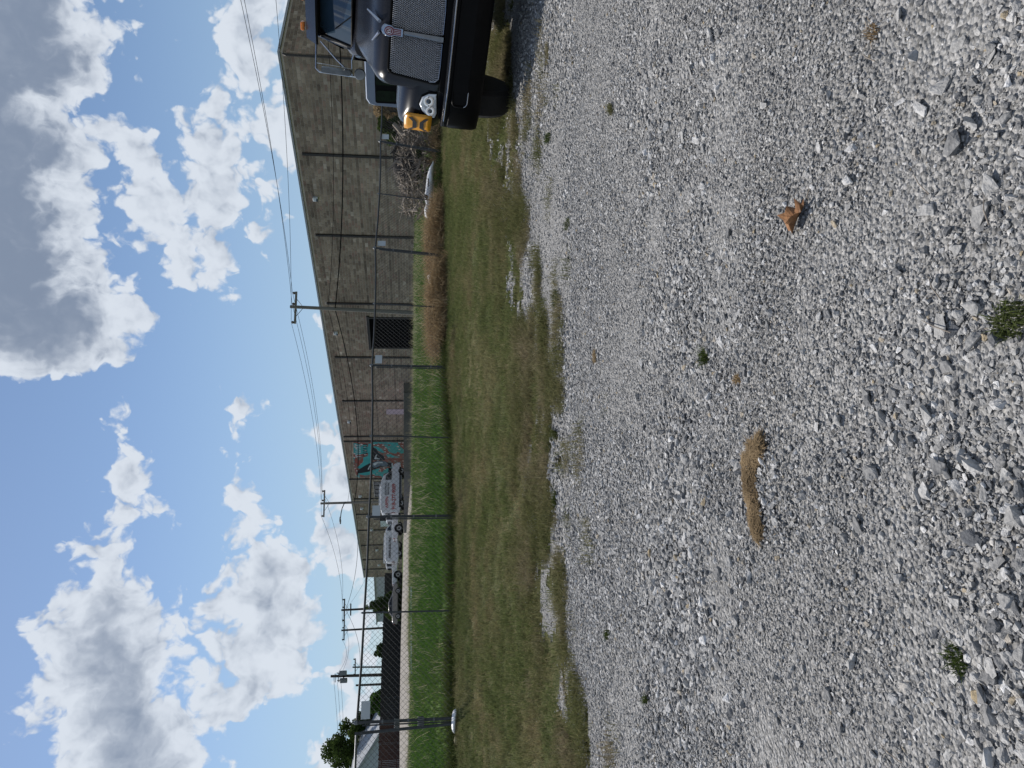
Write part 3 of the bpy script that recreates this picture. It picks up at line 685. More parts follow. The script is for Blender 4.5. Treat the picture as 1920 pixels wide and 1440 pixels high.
    for k in range(1, nh): mb.box(wpt((s0 + s1) / 2, a0 + (a1 - a0) * k / nh, .03), (s1 - s0, .02, .03), M=M3)
    L_ = np.array(b.location); o = obj('door_rib', mb, 'trim_black', None); o.parent = d
    for v in o.data.vertices: v.co = v.co - Vector(L_)
    for (a, c) in ((s0 - .12, s0), (s1, s1 + .12)):
        mb = MB(); mb.box(wpt((a + c) / 2, (a0 + a1) / 2, .05), (.12, .12, a1 - a0 + .1), M=M3); obj('door_jamb', mb, 'dark_steel', b, world=True)
    mb = MB(); mb.box(wpt((s0 + s1) / 2, a1 + .1, .05), (s1 - s0 + .5, .14, .2), M=M3); obj('door_lintel', mb, 'dark_steel', b, world=True)
    w = panel_at('window', win, .0, 'dark_glass', .04)
    for k in range(5):
        mb = MB(); ss = win[0] + (win[1] - win[0]) * (k + .0) / 4
        mb.box(wpt(ss, (win[2] + win[3]) / 2, .04), (.05, .04, win[3] - win[2]), M=M3); obj('window_bar', mb, 'dark_steel', b, world=True)
    for zz in (win[2], (win[2] + win[3]) / 2, win[3]):
        mb = MB(); mb.box(wpt((win[0] + win[1]) / 2, zz, .045), (win[1] - win[0] + .1, .05, .06), M=M3); obj('window_bar', mb, 'dark_steel', b, world=True)
    w = panel_at('small_window', small, .04, 'dark_steel', .06); panel_at('pink_panel', panel, .03, 'pink_panel', .04)
    panel_at('metal_panel', rect(713, 976, 729, 986), .05, 'white_metal', .06); panel_at('dark_doorway', rect(712, 968, 745, 975), .04, 'black_door', .05)
    panel_at('junction_box', rect(745, 1, 750, 6), .05, 'galv_steel', .08)
    # wall lamps
    for (px, py) in ((592, 371), (630, 623), (655, 789), (679, 952), (676, 860 + 69), (697, 992), (707, 1030), (711, 1058)):
        s, z = wall_sz(px, py); sz = .34 if py < 800 else .4
        mb = MB(); mb.box(wpt(s, z, .12), (sz * .8, .22, sz), M=M3); lp = obj('wall_lamp', mb, 'white_metal', b, world=True, bevel=.03)
        mb = MB(); mb.box(wpt(s, z - sz * .3, .245), (sz * .6, .03, sz * .35), M=M3); q = obj('lamp_lens', mb, 'dark_glass', None); q.parent = lp
        for v in q.data.vertices: v.co = v.co - Vector(L_)
    # roof line: the shade under its edge is painted into the block colours
    # --- painted mural (flat paint on the wall)
    mt = bpy.data.materials.new('mural_ground'); mt.use_nodes = True; nt = mt.node_tree; bs = nt.nodes['Principled BSDF']; bs.inputs['Roughness'].default_value = .9
    gm = nt.nodes.new('ShaderNodeNewGeometry')
    def nzz(scale, det=4):
        n = nt.nodes.new('ShaderNodeTexNoise'); n.inputs['Scale'].default_value = scale; n.inputs['Detail'].default_value = det; nt.links.new(gm.outputs['Position'], n.inputs['Vector']); return n.outputs[0]
    cr = nt.nodes.new('ShaderNodeValToRGB'); nt.links.new(nzz(.55), cr.inputs[0]); cr.color_ramp.interpolation = 'CONSTANT'; e = cr.color_ramp.elements
    e[0].position = 0; e[0].color = (.06, .30, .30, 1); e[1].position = .44; e[1].color = (.25, .07, .055, 1)
    for p, c in ((.54, (.17, .15, .13)), (.58, (.30, .10, .08)), (.66, (.08, .33, .34))):
        x = cr.color_ramp.elements.new(p); x.color = (*c, 1)
    vo = nt.nodes.new('ShaderNodeTexVoronoi'); vo.inputs['Scale'].default_value = 2.4; nt.links.new(gm.outputs['Position'], vo.inputs['Vector'])
    lt = nt.nodes.new('ShaderNodeMath'); lt.operation = 'LESS_THAN'; nt.links.new(vo.outputs['Distance'], lt.inputs[0]); lt.inputs[1].default_value = .27
    sel = nt.nodes.new('ShaderNodeMath'); sel.operation = 'GREATER_THAN'; nt.links.new(nzz(.9, 2), sel.inputs[0]); sel.inputs[1].default_value = .44
    mu = nt.nodes.new('ShaderNodeMath'); mu.operation = 'MULTIPLY'; nt.links.new(lt.outputs[0], mu.inputs[0]); nt.links.new(sel.outputs[0], mu.inputs[1])
    mm = nt.nodes.new('ShaderNodeMix'); mm.data_type = 'RGBA'; nt.links.new(mu.outputs[0], mm.inputs[0]); nt.links.new(cr.outputs[0], mm.inputs[6]); mm.inputs[7].default_value = (.62, .5, .47, 1); nt.links.new(mm.outputs[2], bs.inputs['Base Color'])
    MATS['mural_ground'] = mt
    mat('mural_teal', (.06, .36, .37), .9, var=.2, scale=1); mat('mural_black', (.012, .013, .02), .9, var=.3); mat('mural_white', (.62, .64, .68), .9, var=.3, scale=2); mat('mural_slate', (.15, .19, .25), .9, var=.4, scale=2); mat('mural_rust', (.27, .07, .055), .9, var=.3, scale=2)
    def decal(name, pts, mt, off, parent=None):
        mb = MB(); P3 = [wpt(*wall_sz(640 + cx / 14.4, 810 + cy / 14.4), off) for cx, cy in pts]
        mb.add(P3, [tuple(range(len(P3)))]); o = obj(name, mb, mt, None)
        for v in o.data.vertices: v.co = v.co - Vector(L_)
        o.parent = parent or b; return o
    mur = decal('mural', [(330, 268), (1690, 268), (1690, 1225), (420, 1225), (330, 900)], 'mural_ground', .024); tag(mur, 'painted mural of a long-billed bird in teal and rust')
    decal('painted_sky', [(420, 960), (590, 800), (590, 680), (720, 640), (720, 320), (800, 300), (820, 420), (900, 370), (1060, 420), (1180, 540), (1100, 560), (960, 480), (830, 560), (800, 820), (620, 920), (540, 1000)], 'mural_teal', .028, mur)
    decal('painted_sky', [(420, 1130), (700, 1060), (960, 1000), (1050, 960), (1000, 1050), (900, 1130), (640, 1170)], 'mural_teal', .028, mur)
    decal('painted_sky', [(1150, 275), (1530, 275), (1540, 350), (1420, 420), (1300, 330), (1190, 310)], 'mural_teal', .028, mur)
    decal('painted_sky', [(1200, 600), (1330, 600), (1460, 650), (1400, 690), (1240, 660)], 'mural_teal', .028, mur)
    for k in range(7):
        y = 330 + k * 50; decal('painted_stroke', [(575, y), (700, y - 14), (705, y + 6), (580, y + 18)], 'mural_black', .034, mur)
        decal('painted_stroke', [(385 + 20 * (k % 2), y + 20), (520, y + 10), (530, y + 24), (390, y + 36)], 'mural_white', .034, mur)
    decal('painted_wing', [(860, 400), (960, 450), (1000, 560), (1150, 640), (1180, 760), (840, 760), (790, 560)], 'mural_black', .031, mur)
    decal('painted_wing', [(420, 1115), (470, 1010), (640, 900), (800, 820), (960, 770), (1180, 780), (1290, 830), (1280, 920), (1160, 910), (960, 980), (760, 1060), (560, 1100)], 'mural_black', .032, mur)
    decal('painted_body', [(830, 830), (1000, 770), (1200, 790), (1260, 860), (1230, 930), (1060, 900), (880, 960), (820, 920)], 'mural_slate', .036, mur)
    decal('painted_feather', [(850, 850), (960, 800), (1100, 800), (1130, 830), (1000, 840), (900, 900)], 'mural_white', .039, mur)
    decal('painted_feather', [(710, 1000), (760, 900), (820, 860), (830, 880), (770, 930), (740, 1010)], 'mural_white', .039, mur)
    decal('painted_feather', [(890, 700), (930, 620), (970, 590), (940, 680), (1040, 710), (1030, 730), (900, 725)], 'mural_white', .036, mur)
    decal('painted_head', [(1280, 830), (1355, 815), (1370, 930), (1300, 945), (1260, 890)], 'mural_black', .040, mur)
    decal('painted_cheek', [(1355, 815), (1390, 840), (1390, 920), (1365, 940)], 'mural_white', .041, mur)
    decal('painted_band', [(1190, 715), (1690, 725), (1690, 765), (1200, 760)], 'mural_rust', .033, mur)
    decal('dark_opening', [(1270, 965), (1500, 965), (1500, 1085), (1270, 1085)], 'black_door', .044, b)
    return b, mural
WH, _ = build_warehouse()

# ------------------------------------------------------------------ retaining wall, raised lot, driveway
mat('lot_dirt', (.26, .235, .205), .95, var=.25, scale=1.2, bump=.4, bscale=20, coords='World')
def build_lot():
    # driveway sheet following the ground
    x0, x1 = LPOLY[:, 0].min(), LPOLY[:, 0].max(); y0, y1 = LPOLY[:, 1].min(), LPOLY[:, 1].max()
    o = grid_sheet('driveway', np.arange(x0, x1, .6), np.arange(y0, y1, .6), .03, 'lot_dirt', keep=lambda x, y: in_lot(x, y), bumps=lambda x, y: 0 * x)
    tag(o, 'pale grey driveway and parking ground before the wooden fence', None, kind='structure')
    # raised slab behind the low wall
    ZT = 2.55
    a = atY(757, 736, 0.1); 
    def top(py): return atZ(757, py, ZT)
    p0, p1 = top(736), top(884)
    d = p1 - p0; d[2] = 0; Lw = np.linalg.norm(d); d /= Lw; n = np.array([d[1], -d[0], 0]); n = n if np.dot(n, -p0) > 0 else -n
    w = thing('retaining_wall', 'low dark grey concrete retaining wall below the bird mural', 'wall', (*p0[:2], 1.2))
    M3 = np.column_stack([d, n, [0, 0, 1]]); seg = Lw / 4
    for k in range(4):
        c = p0 + d * seg * (k + .5); mb = MB(); mb.box((c[0], c[1], ZT - .85), (seg - .02, .3, 1.7), M=M3); obj('wall_panel', mb, 'grey_concrete', w, world=True, bevel=.015)
    bk = p0 - n * .15; back = np.dot(WA - bk, wn); rr_ = -wn
    e0 = bk + rr_ * (np.dot(bk - WA, wn) - .05)
    mb = MB(); mid = (bk + e0) / 2; ln = np.linalg.norm((e0 - bk)[:2]); M4 = np.column_stack([-wn, wd, [0, 0, 1]])
    mb.box((mid[0], mid[1], ZT - .852), (ln, .28, 1.7), M=M4); obj('wall_return', mb, 'grey_concrete', w, world=True)
    e1 = top(1000); e1w = e1 + rr_ * (np.dot(e1 - WA, wn) - .05)
    mb = MB(); P4 = [p0 - n * .15, e1 - n * .15, e1w, e0]
    mb.add([(p[0], p[1], ZT - .02) for p in P4] + [(p[0], p[1], 1.0) for p in P4], [(0, 1, 2, 3), (0, 4, 5, 1), (1, 5, 6, 2)])
    o = obj('raised_lot', mb, 'lot_asphalt'); tag(o, 'raised asphalt apron along the warehouse', None, kind='structure')
    return ZT
LOTZ = build_lot()
# pipe kerb in the field edge
def build_kerb():
    a = G(775, 1100); c = G(776, 1262); mb = MB(); pts = [ground(a + (c - a) * t, .07) for t in np.linspace(0, 1, 12)]; mb.tube(pts, .05, 6)
    o = obj('edge_pipe', mb, 'white_metal'); tag(o, 'thin pale pipe lying along the far edge of the field', 'pipe')
build_kerb()

# ------------------------------------------------------------------ vehicles in the lot
def text_mesh(body, size, mt, parent, loc, rot, bold=0.0, sx=1.0, name='lettering', ext=.002):
    cu = bpy.data.curves.new('txt', 'FONT'); cu.body = body; cu.size = size; cu.extrude = ext; cu.offset = bold; cu.align_x = 'LEFT'
    cu.resolution_u = 3
    o = bpy.data.objects.new('txt', cu); C.objects.link(o); bpy.context.view_layer.update()
    dg = bpy.context.evaluated_depsgraph_get(); me = bpy.data.meshes.new_from_object(o.evaluated_get(dg)); bpy.data.objects.remove(o)
    me.materials.clear(); me.materials.append(MATS[mt]); t = bpy.data.objects.new(name, me); C.objects.link(t); t.parent = parent; t.location = loc; t.rotation_euler = rot; t.scale = (sx, 1, 1); return t
def wheel(parent, x, y, r, w, side):
    mb = MB(); a = np.array([0, side, 0])
    mb.tube([np.array([x, y, r]) + a * t for t in (-w / 2, -w / 2 + .02, w / 2 - .02, w / 2)], [r * .92, r, r, r * .92], 24); wh = obj('wheel', mb, 'tyre', parent, smooth='auto')
    mb = MB(); mb.tube([np.array([x, y, r]) + a * t for t in (w / 2 - .03, w / 2 + .012)], [r * .62, r * .58], 20); rm = obj('rim', mb, 'rim_metal', None, smooth='auto'); rm.parent = wh
    mb = MB(); star = []
    for k in range(10):
        an = k * .6283; q_ = r * (.5 if k % 2 == 0 else .2); star.append((math.cos(an) * q_, math.sin(an) * q_))
    mb.prism(star, (x, y + side * (w / 2 + .013), r), (1, 0, 0), (0, 0, 1), (0, side, 0), .008); h = obj('hub', mb, 'trim_black', None); h.parent = wh
def side_body(profile, half, tum, parent, name, mt, bevel=.05):
    """closed body from a side outline (x, z, width factor)"""
    mb = MB(); n = len(profile); rings = []
    for sy, k in ((-1, .0), (-1, 1), (1, 1), (1, 0)):
        pass
    V = [(x, -half * f, z) for x, z, f in profile] + [(x, half * f, z) for x, z, f in profile]
    mb.add(V, [tuple(range(n)), tuple(range(n, 2 * n))[::-1]] + [(i, (i + 1) % n, n + (i + 1) % n, n + i) for i in range(n)])
    return obj(name, mb, mt, parent, smooth='auto', bevel=bevel, segs=3)
def glass(parent, pts, name='window', mt='dark_glass'):
    mb = MB(); mb.add(pts, [tuple(range(len(pts)))]); return obj(name, mb, mt, parent)
def ladder_rack(parent, x0, x1, half, z):
    mb = MB()
    for y in (-half, half): mb.tube([(x0, y, z), (x1, y, z)], .035, 6)
    for k in range(4):
        x = x0 + (x1 - x0) * k / 3; mb.tube([(x, -half, z - .16), (x, -half, z), (x, half, z), (x, half, z - .16)], .03, 6)
    rk = obj('roof_rack', mb, 'white_metal', parent)
    mb = MB()
    for y in (-half * .75, -half * .35): mb.tube([(x0 - .15, y, z + .06), (x1 - .3, y, z + .06)], .03, 6)
    for k in range(9):
        x = x0 + (x1 - .3 - x0) * k / 8.5; mb.tube([(x, -half * .75, z + .06), (x, -half * .35, z + .06)], .018, 5)
    l = obj('ladder', mb, 'white_metal', None); l.parent = rk
def lights_rear(parent, x, half, z0, z1):
    for s in (-1, 1):
        mb = MB(); mb.box((x - .01, s * (half - .07), (z0 + z1) / 2), (.06, .16, z1 - z0)); obj('tail_light', mb, 'red_lens', parent, bevel=.02)
def van_high(label, loc, rz):
    t = thing('van', label, 'van', loc, rz); h = 1.0
    prof = [(0, .55, 1), (0, 1.5, 1), (.06, 2.45, .93), (.5, 2.6, .9), (3.6, 2.6, .9), (4.25, 2.35, .9), (4.75, 1.55, .95), (5.55, 1.2, .96), (5.75, .85, .95), (5.75, .5, .95), (5.0, .42, .97), (.6, .42, 1)]
    side_body(prof, h, 0, t, 'body', 'white_paint', .07)
    y = -h * .985
    glass(t, [(3.72, y * .957, 2.12), (4.2, y * .957, 2.1), (4.8, y * .987, 1.52), (4.7, y * .995, 1.42), (3.72, y * 1.0, 1.45)], 'side_window')
    glass(t, [(4.33, -.8, 2.27), (4.33, .8, 2.27), (4.80, .86, 1.58), (4.80, -.86, 1.58)], 'windshield')
    mb = MB(); mb.box((2.9, -h * 1.005, .5), (4.6, .02, .2)); obj('side_trim', mb, 'trim_black', t)
    mb = MB(); mb.box((-.05, 0, .55), (.12, 1.9, .24)); obj('rear_bumper', mb, 'trim_black', t, bevel=.03)
    mb = MB(); mb.box((5.74, 0, .62), (.12, 1.86, .3)); obj('front_bumper', mb, 'trim_black', t, bevel=.03)
    mb = MB(); mb.box((-.012, 0, 1.5), (.015, .02, 1.7)); obj('rear_door_seam', mb, 'trim_black', t)
    for s in (-1, 1): glass(t, [(-.018 + .03, s * .12, 2.15), (-.018 + .03, s * .8, 2.15), (-.018, s * .85, 1.55), (-.018, s * .12, 1.55)], 'rear_window')
    lights_rear(t, 0, h, 1.0, 1.5)
    for s in (-1, 1):
        wheel(t, 1.05, s * .84, .37, .26, s); wheel(t, 4.75, s * .84, .37, .26, s)
        mb = MB(); mb.box((4.25, s * 1.12, 1.65), (.16, .2, .34)); obj('door_mirror', mb, 'trim_black', t, bevel=.03)
    ladder_rack(t, .1, 3.3, .82, 2.72)
    mb = MB(); mb.tube([(3.0, -h * 1.03, .38), (4.2, -h * 1.03, .38)], .05, 6); mb.tube([(1.6, -h * 1.03, .38), (3.0, -h * 1.03, .38)], .05, 6); obj('step_bar', mb, 'rim_metal', t)
    yy = -h * 1.0 - .006
    text_mesh('ASPEN', .44, 'letter_red', t, (.55, yy + .035, 1.78), (R(90) - .075, 0, 0), .012, 1.0)
    text_mesh('ELECTRICAL', .27, 'letter_black', t, (2.02, yy + .045, 1.98), (R(90) - .075, 0, 0), .008, .95)
    text_mesh('SERVICES INC', .25, 'letter_black', t, (2.02, yy + .03, 1.70), (R(90) - .075, 0, 0), .008, .92)
    text_mesh('918-277-9009', .56, 'letter_red', t, (.35, yy, 1.0), (R(90), 0, 0), .016, .92)
    text_mesh('24 HR', .2, 'letter_black', t, (-.03, .3, 1.72), (R(90), 0, R(-90)), .006, 1)
    return t
def van_low(label, loc, rz):
    t = thing('van', label, 'van', loc, rz); h = .98
    prof = [(0, .5, 1), (0, 1.25, 1), (.1, 1.95, .9), (.4, 2.05, .86), (3.9, 2.03, .86), (4.55, 1.5, .9), (5.4, 1.2, .95), (5.55, .85, .95), (5.5, .48, .95), (.4, .42, 1)]
    side_body(prof, h, 0, t, 'body', 'white_paint', .07)
    y = -h
    glass(t, [(3.75, y * .925, 1.85), (4.05, y * .925, 1.8), (4.45, y * .96, 1.42), (3.75, y * .985, 1.38)], 'side_window')
    glass(t, [(4.03, -.74, 1.94), (4.03, .74, 1.94), (4.5, .82, 1.55), (4.5, -.82, 1.55)], 'windshield')
    mb = MB(); mb.box((-.06, 0, .52), (.14, 1.9, .2)); obj('rear_bumper', mb, 'rim_metal', t, bevel=.03)
    for s in (-1, 1): glass(t, [(.055, s * .1, 1.8), (.055, s * .7, 1.8), (.01, s * .75, 1.35), (.01, s * .1, 1.35)], 'rear_window', 'white_metal')
    mb = MB(); mb.box((-.02, -.1, 1.0), (.02, .4, .22)); obj('plate_panel', mb, 'trim_black', t)
    lights_rear(t, 0, h, .9, 1.25)
    for s in (-1, 1): wheel(t, 1.0, s * .83, .38, .26, s); wheel(t, 4.4, s * .83, .38, .26, s)
    ladder_rack(t, .1, 3.5, .78, 2.16)
    text_mesh('ASPEN ELECTRIC', .36, 'letter_black', t, (.42, -h * .975, 1.38), (R(90) - .14, 0, 0), .012, .95)
    return t
def pickup(label, loc, rz, cab_len=1.9):
    t = thing('pickup_truck', label, 'pickup', loc, rz); h = .98
    prof = [(0, .62, 1), (0, 1.12, 1), (1.9, 1.14, 1), (1.92, 1.14, 1), (5.5, 1.18, .97), (5.75, 1.05, .95), (5.75, .55, .95), (5.2, .5, 1), (.3, .52, 1)]
    side_body(prof, h, 0, t, 'body', 'white_paint', .06)
    cabp = [(1.95, 1.13, .97), (2.0, 1.85, .82), (2.3, 1.93, .8), (3.4, 1.93, .8), (4.2, 1.16, .92)]
    side_body(cabp, h, 0, t, 'cab', 'white_paint', .06)
    y = -h
    glass(t, [(2.18, y * .845, 1.8), (2.75, y * .835, 1.82), (2.75, y * .965, 1.2), (2.12, y * .96, 1.2)], 'side_window')
    glass(t, [(2.85, y * .835, 1.82), (3.4, y * .845, 1.8), (3.95, y * .945, 1.22), (2.85, y * .965, 1.2)], 'side_window')
    glass(t, [(1.95, -.7, 1.75), (1.95, .7, 1.75), (1.925, .8, 1.25), (1.925, -.8, 1.25)], 'rear_window')
    glass(t, [(3.46, -.72, 1.9), (3.46, .72, 1.9), (4.2, .85, 1.24), (4.2, -.85, 1.24)], 'windshield')
    mb = MB(); mb.box((1.0, 0, 1.135), (1.7, 1.55, .02)); obj('bed', mb, 'trim_black', t)
    mb = MB(); mb.box((-.07, 0, .6), (.16, 1.9, .18)); obj('rear_bumper', mb, 'rim_metal', t, bevel=.03)
    mb = MB(); mb.box((5.78, 0, .62), (.14, 1.86, .22)); obj('front_bumper', mb, 'rim_metal', t, bevel=.03)
    mb = MB(); mb.box((-.012, 0, .95), (.02, .34, .08)); obj('tailgate_handle', mb, 'trim_black', t)
    lights_rear(t, 0, h, .82, 1.08)
    for s in (-1, 1):
        wheel(t, 1.15, s * .85, .42, .28, s); wheel(t, 4.7, s * .85, .42, .28, s)
        for ax_, hh_ in ((1.15, .02), (4.7, .035)):
            mb = MB(); mb.disc((ax_, s * (h - hh_), .46), (0, s, 0), .5, .022, 22); obj('wheel_arch', mb, 'trim_black', t)
    return t
def sedan(label, loc, rz):
    t = thing('sedan', label, 'car', loc, rz); h = .88
    prof = [(0, .45, .95), (-.02, .8, .95), (.15, .98, .95), (1.2, 1.0, .97), (3.4, .98, .97), (4.45, .82, .93), (4.6, .6, .9), (4.5, .32, .9), (.2, .32, .95)]
    side_body(prof, h, 0, t, 'body', 'grey_paint', .08)
    side_body([(.75, .98, .92), (1.35, 1.40, .74), (2.4, 1.43, .74), (3.4, .97, .9)], h, 0, t, 'cabin', 'grey_paint', .06)
    y = -h
    glass(t, [(1.3, y * .775, 1.33), (2.0, y * .765, 1.36), (2.0, y * .925, 1.02), (1.0, y * .93, 1.02)], 'side_window'); glass(t, [(2.06, y * .765, 1.36), (2.42, y * .775, 1.33), (3.1, y * .92, 1.02), (2.06, y * .925, 1.02)], 'side_window')
    glass(t, [(.80, -.72, 1.04), (.80, .72, 1.04), (1.28, .58, 1.38), (1.28, -.58, 1.38)], 'rear_window')
    glass(t, [(3.34, -.74, 1.02), (3.34, .74, 1.02), (2.5, .58, 1.41), (2.5, -.58, 1.41)], 'windshield')
    lights_rear(t, -.01, h * .95, .68, .86)
    mb = MB(); mb.box((-.03, 0, .5), (.08, 1.6, .2)); obj('rear_bumper', mb, 'grey_paint', t, bevel=.03)
    for s in (-1, 1): wheel(t, .85, s * .76, .32, .2, s); wheel(t, 3.7, s * .76, .32, .2, s)
    return t
def veh_loc(py, Y, slab):
    p = atY(757, py, Y); return (p[0], p[1], LOTZ - .02 if slab else gz(p[0], p[1] + .8) + .05)
v1 = van_high('white high-roof van with red and black lettering and roof ladder rack', veh_loc(965, 69.0, True), R(24)); v1.scale = (.87,) * 3
v2 = pickup('white pickup right behind the high-roof van, nearest the tall fence post', veh_loc(1012, 70.5, False), R(22)); v2.scale = (.86,) * 3
v3 = van_low('white low-roof van with ladder rack and dark side lettering', veh_loc(1055, 73.0, False), R(22)); v3.scale = (.84,) * 3
v4 = pickup('white crew cab pickup at the left end of the work vehicles', veh_loc(1097, 74.5, False), R(22)); v4.scale = (.85,) * 3
v5 = sedan('low grey sedan parked before the cone-shaped evergreen', veh_loc(1167, 72.5, False), R(10)); v5.scale = (.86,) * 3

# ------------------------------------------------------------------ utility poles and wires
def insulators(parent, pts):
    for p in pts:
        mb = MB(); mb.tube([(p[0], p[1], p[2]), (p[0], p[1], p[2] + .1), (p[0], p[1], p[2] + .2)], [.06, .11, .05], 8); obj('insulator', mb, 'porcelain', parent)
POLE = {}
def utility_pole(key, label, px_t, py_t, py_b, Y, arm, mt='pole_wood', arm_dirs=(1, -.6), r=.16, lamp=False, transf=False, arm2=None):
    top = atY(px_t, py_t, Y); bx = atY(780, py_b, Y)[0]; base = np.array([bx, Y, gz(bx, Y) - .3])
    t = thing('utility_pole', label, 'utility pole', base)
    mb = MB(); mb.tube([(0, 0, 0), tuple(top - base)], [r, r * .7], 10); obj('pole', mb, mt, t, smooth='auto')
    T = top - base; a = np.array([arm_dirs[0], arm_dirs[1], 0]); a /= np.linalg.norm(a); ends = []
    if arm:
        mb = MB(); c = T - np.array([0, 0, .35]); M3 = np.column_stack([a, [-a[1], a[0], 0], [0, 0, 1]]); mb.box(c + np.array([-a[1], a[0], 0]) * (r + .02), (arm, .12, .14), M=M3); obj('crossarm', mb, mt, t)
        pts = [c + np.array([-a[1], a[0], 0]) * (r + .02) + a * k * arm * .46 + np.array([0, 0, .06]) for k in (-1, .0 if arm < 2 else .25, 1)]
        insulators(t, pts); ends = [base + p + np.array([0, 0, .2]) for p in pts]
        mb = MB()
        for k in (-1, 1): mb.tube([c + a * k * arm * .3 + np.array([-a[1], a[0], 0]) * (r + .04), c + np.array([0, 0, -.55]) + np.array([-a[1], a[0], 0]) * r], .02, 5)
        obj('arm_brace', mb, 'dark_steel', t)
    if arm2:
        mb = MB(); c = T - np.array([0, 0, arm2[1]]); mb.box(c + np.array([-a[1], a[0], 0]) * (r + .02), (arm2[0], .12, .14), M=M3); obj('crossarm', mb, mt, t)
    if not ends: ends = [top, top, top]
    POLE[key] = (top, ends, base, T, t); return t
utility_pole('p1', 'weathered grey utility pole with crossarm before the black overhead door', 544, 575, 587, 52, 2.4, arm_dirs=(1, .25))
utility_pole('p2', 'grey utility pole with a curved street lamp arm above the vans', 601, 944, 939, 76, 2.8, arm_dirs=(1, .25))
utility_pole('p3', 'dark utility pole with two crossarms above the evergreen', 640, 1144, 1137, 88, 2.6, mt='pole_dark', arm_dirs=(1, .2), arm2=(1.4, 1.1))
utility_pole('p4', 'dark single-arm utility pole left of the evergreen', 640, 1182, 1174, 96, 2.6, mt='pole_dark', arm_dirs=(1, .2))
utility_pole('p5', 'tallest dark utility pole with transformer cans above the board fence', 620, 1268, 1263, 84, 0, mt='pole_dark', r=.2)
utility_pole('p6', 'short thin utility pole right of the transformer pole', 661, 1251, 1249, 100, 2.2, mt='pole_dark', arm_dirs=(1, .1), r=.14)
utility_pole('p7', 'bare leaning pole left of the transformer pole', 667, 1285, 1280, 90, 0, mt='pole_dark', r=.17)
# street lamp arm on p2
def lamp_arm():
    top, ends, base, T, t = POLE['p2']; pts = [atY(v_, y_, 75.8) - base for v_, y_ in ((648, 941), (644.5, 946), (641.5, 953), (639.5, 962), (638.5, 971))]; tip = pts[-1]
    mb = MB(); mb.tube(pts, .05, 6); arm = obj('lamp_arm', mb, 'galv_dark', t)
    mb = MB(); mb.loft([[tuple(tip + np.array([x * .9 - .15, y, zz])) for x, y, zz in ring] for ring in ([(.3, -.06, .0), (.3, .06, .0), (.3, .06, .1), (.3, -.06, .1)], [(-.2, -.16, -.06), (-.2, .16, -.06), (-.2, .16, .12), (-.2, -.16, .12)], [(-.55, -.1, -.04), (-.55, .1, -.04), (-.55, .1, .06), (-.55, -.1, .06)])]); obj('lamp_head', mb, 'galv_steel', t, bevel=.03)
lamp_arm()
def transformers():
    top, ends, base, T, t = POLE['p5']
    for (px, py) in ((643, 1262), (644, 1276)):
        c = atY(px, py, 84 - .45) - base; mb = MB(); mb.tube([c - np.array([0, 0, .42]), c - np.array([0, 0, .38]), c + np.array([0, 0, .35]), c + np.array([0, 0, .42])], [.24, .28, .28, .2], 14); o = obj('transformer', mb, 'galv_steel', t, smooth='auto')
        mb = MB(); mb.tube([c + np.array([0, 0, .42]), c + np.array([.05, 0, .7])], .05, 6); q = obj('bushing', mb, 'porcelain', None); q.parent = o
        mb = MB(); mb.tube([c * 1.0, np.array([0, 0, c[2]])], .05, 6); obj('bracket', mb, 'dark_steel', t)
    for dz in (.5, .9, 1.5): 
        mb = MB(); mb.tube([(-.5, 0, T[2] - dz), (.5, 0, T[2] - dz)], .05, 6); obj('insulator_bar', mb, 'porcelain', t)
transformers()
def wire(name, label, a, b_, sag, r, n=20, group=None):
    a = np.array(a); b_ = np.array(b_); pts = [a + (b_ - a) * t - np.array([0, 0, 4 * sag * t * (1 - t)]) for t in np.linspace(0, 1, n + 1)]
    mb = MB(); mb.tube(pts, r, 4); o = obj(name, mb, 'cable_black'); tag(o, label, 'wire', group); return o
p1, p2, p3, p4, p5, p6, p7 = (POLE['p%d' % k] for k in range(1, 8))
# right-hand ends lie out of frame, over the lot beyond the truck
R0 = [atY(438, -60, 33), atY(446, -60, 33.5), atY(512, -60, 38)]
nm = ['left end', 'middle', 'right end']
for k in range(3):
    wire('power_line', ['uppermost of the three power lines crossing the clouds at right', 'second of the three power lines crossing the clouds at right', 'lowest power line running just above the warehouse roof at right'][k], p1[1][[2, 1, 0][k]], R0[k], .25, .012)
    wire('power_line', 'power line from the %s of the nearer crossarm to the lamp pole' % nm[k], p1[1][k], p2[1][k], .55, .012)
for k in range(2):
    wire('power_line', ['upper', 'lower'][k] + ' power line from the lamp pole sagging to the far poles', p2[1][k * 2], p3[1][k * 2], .7, .014)
    wire('power_line', ['higher', 'lower'][k] + ' of the two lines between far pole and transformer pole', p4[1][k * 2], p5[0] - np.array([0, 0, .5 + .6 * k]), .9, .014)
    wire('power_line', ['upper', 'lower'][k] + ' short line joining the two dark crossarm poles', p3[1][k * 2], p4[1][k * 2], .15, .014)
for k in range(3):
    wire('power_line', ['topmost', 'middle', 'lowest'][k] + ' line leaving the transformer pole over the dark tree', p5[0] - np.array([0, 0, .3 + .4 * k]), atY(636 + 4 * k, 1500, 80), .2, .014)
def on_pole(P, z): return P[2] + P[3] * min(z / P[3][2], .94)
c1 = on_pole(p1, 6.0); c1b = on_pole(p1, 5.6)
wire('telephone_cable', 'thick black cable along the warehouse wall right of the pole', c1, atY(628, -60, 34), .45, .034)
wire('telephone_cable', 'upper thinner cable along the warehouse wall right of the pole', on_pole(p1, 6.5), atY(604, -60, 34), .45, .014)
wire('telephone_cable', 'thick black cable dropping from the nearer pole to the lamp pole', c1, on_pole(p2, 5.6), .9, .034)
